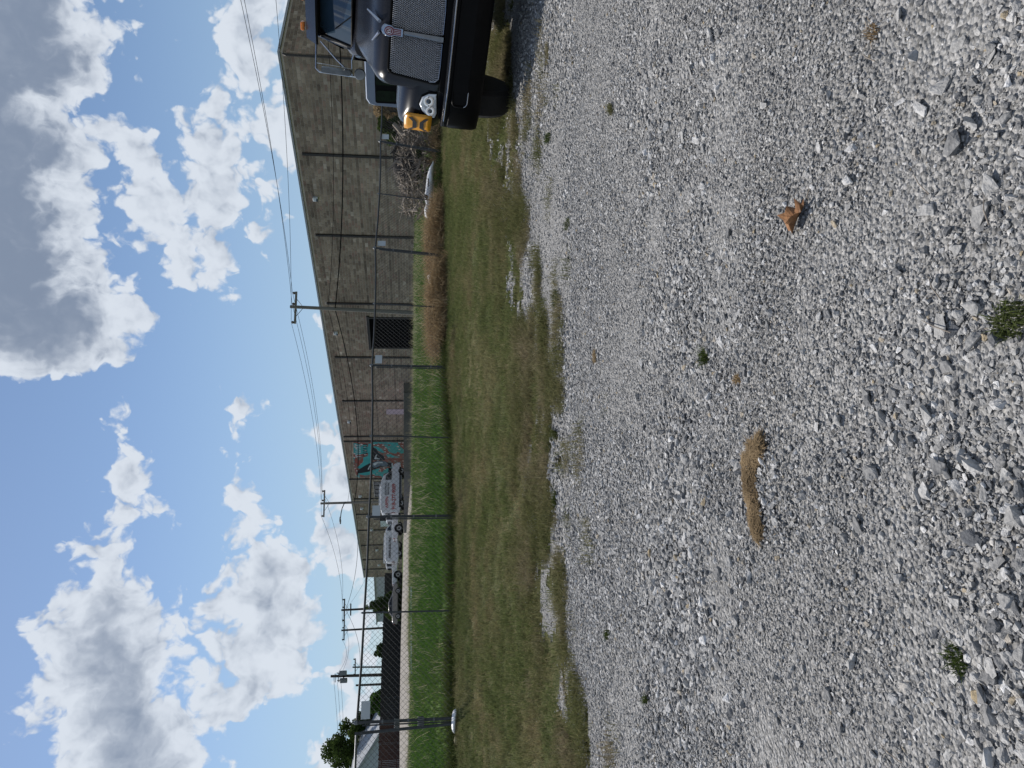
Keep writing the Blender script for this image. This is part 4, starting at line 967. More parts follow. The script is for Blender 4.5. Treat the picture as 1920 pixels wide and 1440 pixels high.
wire('telephone_cable', 'thin cable above it from nearer pole to lamp pole', on_pole(p1, 6.5), on_pole(p2, 6.3), .9, .014)
wire('telephone_cable', 'cable from the lamp pole past the warehouse corner', on_pole(p2, 5.6), on_pole(p3, 7.0), .8, .022)
wire('telephone_cable', 'sagging cable between the far dark poles', on_pole(p3, 7.0), on_pole(p6, 6.0), .6, .022)
wire('guy_wire', 'slanting wire from the warehouse corner up to the far pole', wpt(WLEN, ROOFZ - .2, .1), on_pole(p3, 9.2), .2, .014)

# ------------------------------------------------------------------ trees and bushes
def leaf_cloud(centres, radii, n, size, seed, flat=.8):
    g = np.random.default_rng(seed); V = []; F = []
    w = np.array(radii) ** 2; w = w / w.sum(); idx = g.choice(len(centres), n, p=w)
    for i in idx:
        v = g.normal(size=3); v /= np.linalg.norm(v); rr = radii[i] * (g.random() ** .45)
        c = np.array(centres[i]) + v * rr * np.array([1, 1, flat]); s = size * g.uniform(.6, 1.4)
        a = g.normal(size=3); a /= np.linalg.norm(a); b_ = np.cross(a, g.normal(size=3)); b_ /= np.linalg.norm(b_) + 1e-9
        k = len(V); V += [c - a * s, c - b_ * s * .55, c + a * s, c + b_ * s * .55]; F.append((k, k + 1, k + 2, k + 3))
    mb = MB(); mb.V = [tuple(v) for v in V]; mb.F = F; return mb
def tree(name, label, cat, px, py, Y, spread, bottom_v, n, size, seed, mt='leaf_green', r=.18, shape='round', group=None):
    """px, py: pixel of crown centre; spread=(half width px, half height px)"""
    c = atY(px, py, Y); k = Y / FPX; hw, hh = spread[0] * k, spread[1] * k; gzv = gz(c[0], Y)
    t = thing(name, label, cat, (c[0], Y, gzv - .1), 0, group); g = np.random.default_rng(seed)
    cz = c[2] - gzv; cs, rs = [], []
    for i in range(16 if shape != 'cone' else 44):
        if shape == 'cone':
            f = g.random() ** 1.2; z = cz - hh + 2 * hh * f; rad = hw * (1 - f) * .95 + .05; an = g.uniform(0, 6.28); cs.append((math.cos(an) * rad * .75, math.sin(an) * rad * .75, z)); rs.append(.12 * hw + .3 * rad)
        else:
            v = g.normal(size=3); v /= np.linalg.norm(v); v *= g.uniform(.35, .8); cs.append((v[0] * hw, v[1] * hw, cz + v[2] * hh)); rs.append(g.uniform(.26, .42) * min(hw, hh) * 1.2)
    obj('crown', leaf_cloud(cs, rs, n, size, seed), mt, t)
    mb = MB(); mb.tube([(0, 0, 0), (.05, 0, max(cz - hh * .4, .4)), (.0, .05, cz + hh * .4)], [r, r * .8, r * .3], 8); 
    for i in range(0, len(cs), 2): mb.tube([(0.03, 0, max(cz - hh * .5, .3)), (np.array(cs[i]) * .6 + np.array([0, 0, cz * .4])), cs[i]], [r * .4, r * .28, r * .1], 5)
    obj('trunk', mb, 'bark', t, smooth='auto'); return t
tree('leafy_tree', 'big dark leafy tree at the left edge above the grey gable roof', 'tree', 655, 1400, 88, (62, 44), 0, 9000, .16, 1, r=.3)
tree('leafy_tree', 'dark tree right beside the gate post above the board fence', 'tree', 690, 1352, 88, (22, 24), 0, 2600, .15, 2)
tree('leafy_tree', 'round green tree behind the board fence left of the transformer pole', 'tree', 704, 1315, 80, (32, 22), 0, 4500, .14, 3, mt='field_grass')
tree('leafy_tree', 'small ragged treetop behind the fence right of the transformer pole', 'tree', 712, 1220, 84, (17, 12), 0, 1500, .13, 4)
tree('evergreen_tree', 'dark cone-shaped evergreen between warehouse and board fence', 'tree', 720, 1136, 75, (34, 33), 0, 9000, .10, 5, shape='cone')
def bush(label, px, py, Y, spread, n, size, seed, mt):
    c = atY(px, py, Y); k = Y / FPX; hw, hh = spread[0] * k, spread[1] * k; g0 = gz(c[0], Y); t = thing('bush', label, 'bush', (c[0], Y, g0)); g = np.random.default_rng(seed)
    cs = [(g.normal(0, .5) * hw, g.normal(0, .4) * hw, abs(c[2] - g0) + g.uniform(-.9, .7) * hh) for _ in range(9)]
    obj('foliage', leaf_cloud(cs, [hh * .5] * 9, n, size, seed), mt, t); mb = MB()
    for cc in cs: mb.tube([(0, 0, -.1), (cc[0] * .5, cc[1] * .5, cc[2] * .6), cc], .02, 5)
    obj('stem', mb, 'bark', t)
bush('green weedy bush behind the fence beside the truck', 730, 235, 21.5, (24, 20), 2600, .05, 11, 'dark_weed')
bush('tall rusty brown bush behind the grey van', 725, 205, 22.5, (22, 26), 2400, .045, 12, 'dry_grass')
bush('low green bush beneath the brush pile', 790, 322, 20.6, (26, 14), 1800, .045, 13, 'dark_weed')

# ------------------------------------------------------------------ far left: board fence, house, shed
def board_fence(name, label, pts, mt, h, gap=.02, seed=1):
    A = np.array(pts[0]); t = thing(name, label, 'fence', (A[0], A[1], gz(A[0], A[1]))); g = np.random.default_rng(seed); mb = MB(); rl = MB()
    for p, q in zip(pts[:-1], pts[1:]):
        p, q = np.array(p), np.array(q); L_ = np.linalg.norm(q - p); d = (q - p) / L_; n = int(L_ / .15) + 1; M3 = np.column_stack([[*d, 0], [-d[1], d[0], 0], [0, 0, 1]])
        for k in range(n):
            if g.random() < .003: continue
            c = p + d * (k + .5) * .15; z = gz(c[0], c[1]); hh = h + g.normal(0, .025); mb.box((c[0], c[1], z + hh / 2 - .05), (.15 - gap * g.uniform(.3, 1.6), .025, hh + .1), M=M3)
        for fz in (.3, h - .3):
            a3 = np.array([*p, gz(*p) + fz]) + np.array([-d[1], d[0], 0]) * .05; b3 = np.array([*q, gz(*q) + fz]) + np.array([-d[1], d[0], 0]) * .05; o = MB(); o.tube([a3, b3], .05, 4); obj('rail', o, mt, t, world=True)
        for k in range(int(L_ / 2.4) + 1):
            c = p + d * min(k * 2.4, L_) + np.array([-d[1], d[0]]) * .1; o = MB(); o.box((c[0], c[1], gz(*c) + h / 2), (.1, .1, h + .1), M=M3); obj('post', o, mt, t, world=True)
    o = obj('board', mb, mt, t, world=True); tag(o, kind='stuff'); return t
fp = [atY(750, 1352, 72)[:2], atY(750, 1300, 73)[:2], atY(751, 1220, 76)[:2], atY(752, 1120, 80)[:2], atY(752, 1075, 81)[:2]]
board_fence('board_fence', 'dark weathered board fence across the far side of the driveway', fp, 'fence_board', 1.95, .004, 1)
fp2 = [atY(750, 1500, 66)[:2], atY(750, 1420, 68)[:2], atY(750, 1354, 71.5)[:2]]
board_fence('board_fence', 'reddish brown slatted board fence before the grey gable', fp2, 'fence_board_red', 2.0, .022, 2)
def gable_house():
    Y = 80; a = atY(713, 1374, Y); t = thing('house', 'pale grey gabled house behind the reddish fence', 'house', (a[0], Y, 2.6))
    k = Y / FPX; ridge = atY(664, 1462, Y); x0 = a[0]; x1 = ridge[0] * 2 - x0; ze = a[2]; zr = ridge[2] + .3
    W = MB(); W.add([(x0, Y, 2.4), (x1, Y, 2.4), (x1, Y, ze), (ridge[0], Y, zr), (x0, Y, ze), (x0, Y + 12, 2.4), (x1, Y + 12, 2.4), (x1, Y + 12, ze), (ridge[0], Y + 12, zr), (x0, Y + 12, ze)], [(0, 1, 2, 3, 4), (5, 9, 8, 7, 6), (0, 4, 9, 5), (1, 6, 7, 2)])
    obj('wall', W, 'house_siding', t, world=True)
    for s, xe in ((1, x0), (-1, x1)):
        m_ = MB(); dx = (ridge[0] - xe); e = np.array([xe - dx * .06, 0, ze - (zr - ze) * .06]); m_.add([(e[0], Y - .4, e[2] + .03), (ridge[0], Y - .4, zr + .03), (ridge[0], Y + 12.4, zr + .03), (e[0], Y + 12.4, e[2] + .03), (e[0], Y - .4, e[2] + .2), (ridge[0], Y - .4, zr + .22), (ridge[0], Y + 12.4, zr + .22), (e[0], Y + 12.4, e[2] + .2)], [(0, 1, 2, 3), (4, 5, 6, 7), (0, 1, 5, 4), (2, 3, 7, 6), (0, 3, 7, 4)]); obj('roof', m_, 'shingle', t, world=True)
    for j in range(14):
        zz = 2.6 + j * .28
        if zz > zr - .4: break
        m_ = MB(); f = 0 if zz < ze else (zz - ze) / (zr - ze); m_.box(((x0 + x1) / 2, Y - .012, zz), ((x1 - x0) * (1 - f) * (1 if x1 > x0 else -1) - .1, .02, .02)); obj('siding_board', m_, 'white_metal', t, world=True)
gable_house()
def metal_shed():
    Y = 112; a = atY(701, 1076, Y); c = atY(707, 1142, Y); t = thing('shed', 'light grey metal shed with low roof beyond the warehouse corner', 'shed', (a[0], Y, 3)); m_ = MB()
    m_.add([(a[0] + 2, Y, 2.5), (c[0] - 2, Y, 2.5), (c[0] - 2, Y, c[2]), (a[0] + 2, Y, a[2]), (a[0] + 2, Y + 8, 2.5), (c[0] - 2, Y + 8, 2.5), (c[0] - 2, Y + 8, c[2]), (a[0] + 2, Y + 8, a[2])], [(0, 1, 2, 3), (4, 7, 6, 5), (1, 5, 6, 2), (0, 3, 7, 4), (3, 2, 6, 7)])
    obj('wall', m_, 'house_siding', t, world=True); m_ = MB(); m_.add([(a[0] + 2.3, Y - .3, a[2] + .03), (c[0] - 2.4, Y - .3, c[2] - .02), (c[0] - 2.4, Y + 8.3, c[2] - .02), (a[0] + 2.3, Y + 8.3, a[2] + .03), (a[0] + 2.3, Y - .3, a[2] + .15), (c[0] - 2.4, Y - .3, c[2] + .1), (c[0] - 2.4, Y + 8.3, c[2] + .1), (a[0] + 2.3, Y + 8.3, a[2] + .15)], [(0, 1, 2, 3), (4, 5, 6, 7), (0, 1, 5, 4), (1, 2, 6, 5), (2, 3, 7, 6), (3, 0, 4, 7)]); obj('roof', m_, 'shingle', t, world=True)
metal_shed()

# ------------------------------------------------------------------ chain-link fence
def chain_panel(A, B, za0, za1, zb0, zb1, pitch, parent, r=.0024):
    """woven wires between two posts: bottom za0->zb0, top za1->zb1"""
    A = np.array(A); B = np.array(B); L_ = np.linalg.norm(B - A); d = (B - A) / L_; H = za1 - za0; V = []; F = []; nrm = np.array([-d[1], d[0], 0])
    def pt(s, h): f = s / L_; z0 = za0 + (zb0 - za0) * f; z1 = za1 + (zb1 - za1) * f; q = A + d * s; return np.array([q[0], q[1], z0 + (z1 - z0) * h / H])
    n = int((L_ + H) / pitch) + 1; mb = MB()
    for k in range(n):
        for sgn in (1, -1):
            s0 = -H + k * pitch; a, b_ = (s0, 0), (s0 + H, H)
            if sgn < 0: a, b_ = (s0 + H, 0), (s0, H)
            (sa, ha), (sb, hb) = a, b_
            t0, t1 = 0., 1.
            ds = sb - sa
            for lo, hi in ((0, L_),):
                ta, tb = (lo - sa) / ds, (hi - sa) / ds
                if ta > tb: ta, tb = tb, ta
                t0, t1 = max(t0, ta), min(t1, tb)
            if t1 - t0 < .01: continue
            p = pt(sa + ds * t0, ha + (hb - ha) * t0); q = pt(sa + ds * t1, ha + (hb - ha) * t1); off = nrm * r * sgn
            mb.tube([p + off, q + off], r, 3, cap=False)
    return obj('chain_link_mesh', mb, 'fence_wire', parent, world=True)
def build_fence():
    q0 = fence_at(1347, 852); f = thing('chain_link_fence', 'long grey chain-link fence across the grass before the warehouse', 'fence', (*q0, gz(*q0)))
    posts = []
    for (kind, tx, ty, bx, by) in FP:
        q = fence_at(by, bx); zb = gz(*q) - .08; top = atY(tx, ty, q[1]); posts.append((kind, q, zb, top))
    last = posts[-1]; step = np.linalg.norm(posts[-1][1] - posts[-3][1]) / 2
    for k in range(1, 7):
        q = last[1] + fd * step * k; h = last[3][2] - last[2]; posts.append(('thin' if k % 2 else 'main', q, gz(*q) - .08, np.array([q[0], q[1], gz(*q) - .08 + h])))
    for (kind, q, zb, top) in posts:
        mb = MB(); r = .026 if kind == 'main' else .015; b3 = np.array([q[0], q[1], zb]); mb.tube([b3, top], r, 10); p = obj('post', mb, 'galv_dark', f, smooth='auto', world=True)
        L_ = np.array(f.location)
        mb = MB(); mb.tube([top + np.array([0, 0, -.02]), top + np.array([0, 0, .02]), top + np.array([0, 0, .05])], [r * 1.35, r * 1.35, r * .5], 10); c = obj('post_cap', mb, 'galv_steel', None); c.parent = p
        for v in c.data.vertices: v.co = v.co - Vector(L_)
        if kind == 'main':
            mb = MB()
            for fz in (.25, .5, .75): pp = b3 + (top - b3) * fz; mb.tube([pp - np.array([0, 0, .015]), pp + np.array([0, 0, .015])], r * 1.25, 10)
            c = obj('tension_band', mb, 'galv_steel', None); c.parent = p
            for v in c.data.vertices: v.co = v.co - Vector(L_)
            mb = MB(); o2 = np.array([*(fd * .05), 0]); mb.tube([b3 - o2 + np.array([0, 0, .1]), top - o2 - np.array([0, 0, .1])], .012, 6); obj('tension_bar', mb, 'galv_dark', f, world=True)
    for (k0, q, zb, top), (k1, q2, zb2, top2) in zip(posts[:-1], posts[1:]):
        mb = MB(); mb.tube([top - np.array([0, 0, .01]), (top + top2) / 2 - np.array([0, 0, .02]), top2 - np.array([0, 0, .01])], .021, 8); obj('top_rail', mb, 'galv_dark', f, smooth='auto', world=True)
        chain_panel(q, q2, zb + .12, top[2] - .01, zb2 + .12, top2[2] - .01, .098, f)
    # the bay left of the double post
    gq = fence_at(1357, 848); gtop = atY(665, 1376, gq[1]); g = thing('chain_link_gate', 'chain-link section left of the leaning double post at the left edge', 'gate', (*gq, gz(*gq)))
    b3 = np.array([*gq, gz(*gq) - .05]); mb = MB(); mb.tube([b3, gtop], .025, 10); obj('post', mb, 'galv_dark', g, smooth='auto', world=True)
    e = gq - fd * 3.2; etop = np.array([*e, gtop[2] - .02]); mb = MB(); mb.tube([(*e, gz(*e) - .05), etop], .03, 10); obj('post', mb, 'galv_dark', g, smooth='auto', world=True)
    mb = MB(); mb.tube([gtop - np.array([0, 0, .03]), etop], .021, 8); obj('top_rail', mb, 'galv_steel', g, world=True)
    s_top = np.array([gtop[0], gtop[1]])
    chain_panel(s_top, e, b3[2] + .12, gtop[2] - .03, gz(*e) + .08, etop[2], .098, g)
    for (px, py, hgt) in ((745, 1356, .10), (790, 1352, .12)):
        c = atY(px, py, gq[1] + .05); mb = MB(); mb.box(c, (.15, .06, hgt * .7), rz=math.atan2(fd[1], fd[0])); l = obj('gate_latch', mb, 'galv_dark', g, world=True, bevel=.012)
        mb = MB()
        for k in range(6): mb.tube([c + np.array([-.1 + .035 * k, -.05, -hgt / 2 + .01]), c + np.array([-.08 + .035 * k, -.055, hgt / 2])], .014, 6)
        ch = obj('chain', mb, 'galv_steel', None); ch.parent = l
        for v in ch.data.vertices: v.co = v.co - Vector(np.array(g.location))
    # small sign plates wired to the fence by each main post
    for (x0, x1, ya, yb, lab) in ((677, 694, 1318, 1344, 'leftmost'), (698, 713, 950, 968, 'second from left'), (703.5, 716.5, 667, 683, 'middle'), (708, 723, 452, 463, 'second from right'), (714, 729, 251, 263, 'rightmost')):
        q = fence_at((ya + yb) / 2, 700); A = atY(x0, ya, q[1] - .03); B = atY(x1, yb, q[1] - .03); cx = (A + B) / 2
        wdt = abs(A[0] - B[0]) / fd[0]; hgt = abs(A[2] - B[2]); t = thing('fence_sign', lab + ' of the small blank plates wired under the fence rail', 'sign', (q[0] + fd[1] * .03, q[1] - fd[0] * .03, cx[2] - hgt / 2), math.atan2(fd[1], fd[0]), 'plates on the fence')
        mb = MB(); mb.box((0, 0, hgt / 2), (wdt, .004, hgt)); obj('plate', mb, 'sign_back', t, bevel=.0015)
        mb = MB()
        for sx in (-.4, .4): mb.tube([(sx * wdt, -.006, hgt * .9), (sx * wdt, .05, hgt * .95)], .004, 5)
        obj('wire_tie', mb, 'galv_steel', t)
build_fence()

# ------------------------------------------------------------------ rubbish, brush and dry grass along the fence
def dry_mounds():
    P = []
    spots = [(812, 400, .4, 1.0, 1100), (818, 425, .45, 1.0, 1900), (822, 448, .35, .9, 1300), (822, 508, .25, .7, 400), (820, 530, .4, .9, 1000), (822, 560, .45, .9, 1500), (824, 585, .45, .9, 1400), (828, 606, .25, .6, 600), (815, 265, .4, .8, 200), (810, 245, .4, .9, 150), (806, 215, .5, .9, 200)]
    for (px, py, rr_, h, n) in spots:
        q = fence_at(py, px); q = q + fn * .4; x = q[0] + rng.normal(0, rr_ * .75, n // 6); y = q[1] + rng.normal(0, .28, n // 6); P.append(np.column_stack([x, y, gz(x, y) - .02]))
    P = np.concatenate(P); dv = [blades(34, .18, .22, .60, .011, .9, 210 + i, curl=1.5, mtname='dry_grass') for i in range(6)]
    scatter('dry_grass_mounds', P, uni(len(P), .6, 1.05), rots(len(P), .3), dv, 'rusty brown heaps of dry grass against the fence', 'grass')
dry_mounds()
def brush_pile():
    c = ground(np.array([*(fence_at(330, 820) + fn * 2.2)])); t = thing('brush_pile', 'heap of dead branches and roots behind the fence near the truck', 'brush pile', c); g = np.random.default_rng(77)
    def px_local(px, py, Y): return atY(px, py, Y) - np.array(t.location)
    Y = c[1]
    for k in range(70):
        py = g.uniform(236, 400); topv = np.interp(py, [235, 265, 300, 340, 372, 398], [748, 735, 738, 736, 752, 752]); px = g.uniform(topv + 6, 800)
        a = px_local(px, py, Y + g.normal(0, .5)); L_ = g.uniform(.3, .9); v = g.normal(size=3); v[2] = abs(v[2]) * .5; v /= np.linalg.norm(v)
        pts = [a, a + v * L_ * .5 + g.normal(0, .06, 3), a + v * L_ + g.normal(0, .1, 3)]; mb = MB(); mb.tube(pts, [.045, .032, .012], 6)
        if py < 350 and py > 265 and px < 775 and k % 3: m_ = 'branch_dark'
        else: m_ = 'branch_pale'
        obj('branch', mb, m_, t, smooth='auto')
    # the big pale stick and the upturned stump
    mb = MB(); mb.tube([px_local(738, 232, Y - .3), px_local(746, 240, Y - .3), px_local(762, 262, Y - .2), px_local(775, 275, Y)], [.06, .07, .05, .03], 8); obj('branch', mb, 'branch_pale', t, smooth='auto')
    st = MB(); cc = px_local(762, 315, Y)
    st.loft([[tuple(cc + np.array([math.cos(a) * r_ * (1 + .3 * math.sin(3 * a + k)), math.sin(a) * r_ * .7, z_])) for a in np.linspace(0, 6.283, 14)[:-1]] for k, (z_, r_) in enumerate(((-.3, .45), (-.1, .42), (.1, .36), (.3, .24), (.38, .1)))]); obj('stump', st, 'branch_dark', t, smooth='auto')
    for k in range(9):
        v = g.normal(size=3); v[2] = abs(v[2]) * .7; v /= np.linalg.norm(v); mb = MB(); mb.tube([cc, cc + v * .4 + g.normal(0, .05, 3), cc + v * g.uniform(.4, .6) + g.normal(0, .1, 3)], [.06, .04, .012], 6); obj('root', mb, 'branch_dark', t, smooth='auto')
    tw = MB()
    for k in range(1500):
        py = g.uniform(236, 402); topv = np.interp(py, [235, 265, 300, 340, 372, 398], [755, 742, 745, 742, 755, 756]); px = g.uniform(topv, 806)
        a = px_local(px, py, Y + g.normal(0, .6)); v = g.normal(size=3); v /= np.linalg.norm(v); L_ = g.uniform(.1, .35); tw.tube([a, a + v * L_ * .5 + g.normal(0, .02, 3), a + v * L_], [.014, .011, .005], 3, cap=False)
    o = obj('twigs', tw, 'branch_pale', t); tag(o, kind='stuff')
brush_pile()
def tarp():
    # long white plastic sack lying behind the fence wire
    q = fence_at(355, 815) + fn * .3; c = ground(q); t = thing('plastic_sack', 'long crumpled white plastic sack lying behind the fence', 'sack', c); Y = c[1]; g = np.random.default_rng(9)
    outl = [(304, 812, 814), (315, 806, 813), (330, 801, 813), (345, 799, 813), (362, 797, 812), (374, 796, 812), (384, 799, 813), (394, 796, 812), (403, 797, 811), (409, 800, 807)]
    rings = []
    for py, vt, vb in outl:
        a = atY(vt, py, Y) - c; b_ = atY(vb, py, Y) - c; h = a[2] - b_[2]; ring = []
        for k in range(10):
            an = 2 * math.pi * k / 10; ring.append((a[0] + g.normal(0, .012), .28 * math.cos(an) * (.3 + h) + g.normal(0, .015), b_[2] + h / 2 + math.sin(an) * h / 2 + g.normal(0, .015)))
        rings.append(ring)
    mb = MB(); mb.loft(rings); obj('bag', mb, 'white_plastic', t, smooth=True)
    a = atY(803, 335, Y - .3) - c; b_ = atY(803, 350, Y - .3) - c; mb = MB(); mb.tube([a, (a + b_) / 2 + np.array([0, -.04, 0]), b_], .015, 5); obj('print_line', mb, 'black_plastic', t)
    mb = MB(); cc = atY(799, 369, Y - .25) - c; mb.tube([cc - np.array([.06, 0, .02]), cc, cc + np.array([.06, 0, .03])], [.02, .06, .02], 7); obj('dark_fold', mb, 'black_plastic', t)
    # small pale bag further along
    q = fence_at(525, 812) + fn * .9; c = ground(q); mb = MB(); rings = []
    Y = c[1]
    for py, vt, vb in ((511, 806, 816), (518, 803, 816), (528, 804, 817), (538, 807, 817), (546, 812, 816)):
        a = atY(vt, py, Y); b_ = atY(vb, py, Y); h = a[2] - b_[2]; rings.append([(a[0], Y + .14 * math.cos(an) + g.normal(0, .015), b_[2] + h / 2 + math.sin(an) * h / 2 + g.normal(0, .01)) for an in np.linspace(0, 6.283, 9)[:-1]])
    mb.loft(rings); o = obj('plastic_bag', mb, 'white_plastic', smooth=True); tag(o, 'small pale bag caught in the brown grass behind the fence', 'bag')
    # white sandbag at the foot of the double post
    rings = []; q = fence_at(1352, 858) - fn * .15; Y = q[1]
    for py, vt, vb in ((1330, 858, 861), (1334, 854.5, 863), (1345, 854, 863.5), (1358, 853.5, 863), (1368, 853, 862), (1374, 857, 860)):
        a = atY(vt, py, Y); b_ = atY(vb, py, Y); h = a[2] - b_[2]; rings.append([(a[0], Y + .1 * math.cos(an) * (1 if 1332 < py < 1372 else .4), gz(a[0], Y) + h * .45 + math.sin(an) * h / 2 + g.normal(0, .003)) for an in np.linspace(0, 6.283, 11)[:-1]])
    mb = MB(); mb.loft(rings); o = obj('sandbag', mb, 'white_plastic', smooth=True, subsurf=1); tag(o, 'stuffed white bag at the foot of the double fence post', 'bag')
    c = G(858, 1385); mb = MB(); me_r = hull_rock(5); mb.V = [tuple(np.array(v.co) * np.array([.2, .12, .1]) + c + np.array([0, 0, .03])) for v in me_r.vertices]; mb.F = [tuple(p.vertices) for p in me_r.polygons]
    mat('yellow_rock', (.36, .31, .17), .9, var=.3); o = obj('rock', mb, 'yellow_rock'); tag(o, 'yellowish rock beside the stuffed white bag', 'rock')
tarp()

# ------------------------------------------------------------------ foreground bits
def dead_leaf():
    c = G(1508, 405); t = np.array([c[0], c[1], lotz(c[0], c[1]) + .012]); g = np.random.default_rng(4)
    # five-lobed leaf, folded along the midrib
    out = [(-.048, .0), (-.03, .012), (-.036, .034), (-.014, .026), (-.008, .05), (.01, .03), (.026, .042), (.028, .022), (.05, .016), (.04, 0), (.05, -.016), (.028, -.024), (.024, -.044), (.008, -.03), (-.008, -.05), (-.014, -.026), (-.036, -.034), (-.03, -.012)]
    V = [(0, 0, .0)] + [(x * 1.0, y * .95, abs(y) * .75 + .012 * math.sin(x * 90) + g.normal(0, .001)) for x, y in out]; n = len(out)
    mids = [(x * .5, y * .5, abs(y) * .28 + g.normal(0, .001)) for x, y in out]; V += mids
    F = [(0, 1 + n + k, 1 + n + (k + 1) % n) for k in range(n)] + [(1 + n + k, 1 + k, 1 + (k + 1) % n, 1 + n + (k + 1) % n) for k in range(n)]
    e = thing('fallen_leaf', 'curled brown maple leaf lying on the gravel', 'leaf', t, R(115)); e.rotation_euler = (R(12), R(-14), R(150)); e.scale = (1.35, 1.35, 1.35)
    mb = MB(); mb.add(V, F); o = obj('blade', mb, 'dead_leaf', e, smooth=True); sm = o.modifiers.new('thick', 'SOLIDIFY'); sm.thickness = .0008
    mb = MB(); mb.tube([(-.045, 0, .003), (0, 0, .003), (.045, 0, .004)], [.0018, .0014, .0005], 5); mb.tube([(-.045, 0, .003), (-.075, .006, .012)], .0014, 5); obj('stalk', mb, 'branch_pale', e)
dead_leaf()
def hay_mat():
    # flat twist of dry grass
    path = [(1442, 822), (1436, 838), (1420, 858), (1413, 888), (1416, 920), (1424, 950), (1432, 980), (1442, 1006)]; P = [G(*p) for p in path]; hw = [.025, .035, .075, .06, .05, .05, .05, .04]; g = np.random.default_rng(12); mb = MB()
    # thatch: thousands of straw slivers
    for k in range(5200):
        f = g.random() * (len(P) - 1.001); i = int(f); q = P[i] + (P[i + 1] - P[i]) * (f - i); w = hw[i] + (hw[i + 1] - hw[i]) * (f - i); d = P[i + 1] - P[i]; d = d / np.linalg.norm(d); n = np.array([-d[1], d[0], 0])
        off = g.uniform(-1, 1); c = q + n * off * w + d * g.normal(0, .01); z = lotz(c[0], c[1]) + .006 + .022 * (1 - off * off) * g.random(); a = math.atan2(d[1], d[0]) + g.normal(0, .9); L_ = g.uniform(.01, .035); v = np.array([math.cos(a), math.sin(a), g.normal(0, .15)]) * L_; s = np.array([-math.sin(a), math.cos(a), 0]) * .0011
        p0 = np.array([c[0], c[1], z]) - v; p1_ = np.array([c[0], c[1], z + g.uniform(0, .006)]); p2_ = np.array([c[0], c[1], z]) + v; kk = len(mb.V); mb.V += [tuple(p0 - s), tuple(p0 + s), tuple(p1_ + s), tuple(p1_ - s), tuple(p2_)]; mb.F += [(kk, kk + 1, kk + 2, kk + 3), (kk + 3, kk + 2, kk + 4)]
    o = obj('dried_grass_clump', mb, 'hay'); tag(o, 'flat matted twist of dry straw lying on the gravel', 'straw')
hay_mat()
def weeds():
    specs = [('green weed tuft growing from the gravel left of centre', 1325, 668, .05, 'dark_weed', 240, .05), ('dark green weed at the bottom edge of the lot', 1915, 600, .06, 'dark_weed', 420, .03), ('small green weed low at the left of the gravel', 1818, 1235, .04, 'dark_weed', 240, .028),
             ('green weed sprig in gravel before the grass strip', 1045, 815, .1, 'dark_weed', 260, .09), ('short green weed further left before the grass strip', 1045, 935, .09, 'dark_weed', 220, .08), ('brown grass tuft near the truck shadow', 1030, 100, .14, 'edge_grass', 260, .06), ('olive grass tuft below the truck wheel', 1148, 205, .08, 'edge_grass', 200, .05), ('dark weed patch right of centre on the gravel', 1028, 260, .14, 'dark_weed', 300, .06),
             ('thin weed patch below the fringe right of centre', 1068, 420, .12, 'dark_weed', 220, .05), ('tiny weed on the gravel at far left', 1213, 1312, .05, 'dark_weed', 140, .05), ('small weed clump on left gravel', 1140, 1190, .06, 'dark_weed', 160, .05), ('reddish dry weed in the middle of the gravel', 1122, 668, .06, 'dry_grass', 160, .04), ('small dry weed speck left of the green tuft', 1392, 712, .03, 'dry_grass', 120, .03),
             ('dry sprig beside the largest stone', 1650, 60, .03, 'dry_grass', 70, .03), ('weed strip near the gravel edge at left', 1045, 560, .2, 'dark_weed', 360, .07)]
    for k, (lab, px, py, rad, mt, n, h) in enumerate(specs):
        c = G(px, py); t = thing('weed_tuft', lab, 'weed', (c[0], c[1], lotz(c[0], c[1])), random.uniform(0, 6)); me = blades(n, rad, h * .35, h, .004 if px > 1250 else .006, 1.0, 300 + k, mtname=mt)
        g = np.random.default_rng(k); V = np.array([v.co for v in me.vertices]); V[:, 1] *= .45 if px < 1300 else .8
        for v, c2 in zip(me.vertices, V): v.co = c2
        o = bpy.data.objects.new('blades', me); C.objects.link(o); o.parent = t
        mb = MB(); mb.tube([(0, 0, -.01), (.004, 0, h * .3)], .003, 5); obj('root_crown', mb, 'branch_dark', t)
weeds()
def twigs():
    for k, (px, py, L_, ang, lab) in enumerate(((1790, 612, .12, 1.2, 'thin brown twig lying by the bottom weed'), (1738, 345, .1, .7, 'pale straw stalk on the coarse gravel'), (1690, 1410, .1, 1.5, 'pale bent stalk near the lower left corner'), (1890, 395, .08, 0.2, 'yellow straw at the bottom right edge'), (1655, 110, .08, .9, 'thin straw beside the coarse stones at right'), (1780, 540, .09, .6, 'short pale straw between coarse stones'))):
        c = G(px, py); z = lotz(c[0], c[1]) + .022; d = np.array([math.cos(ang), math.sin(ang), 0]) * L_ / 2; mb = MB(); mb.tube([np.array([c[0], c[1], z]) - d, np.array([c[0], c[1], z + .008]), np.array([c[0], c[1], z]) + d], [.002, .0018, .001], 5); o = obj('twig', mb, 'branch_pale'); tag(o, lab, 'twig')
twigs()

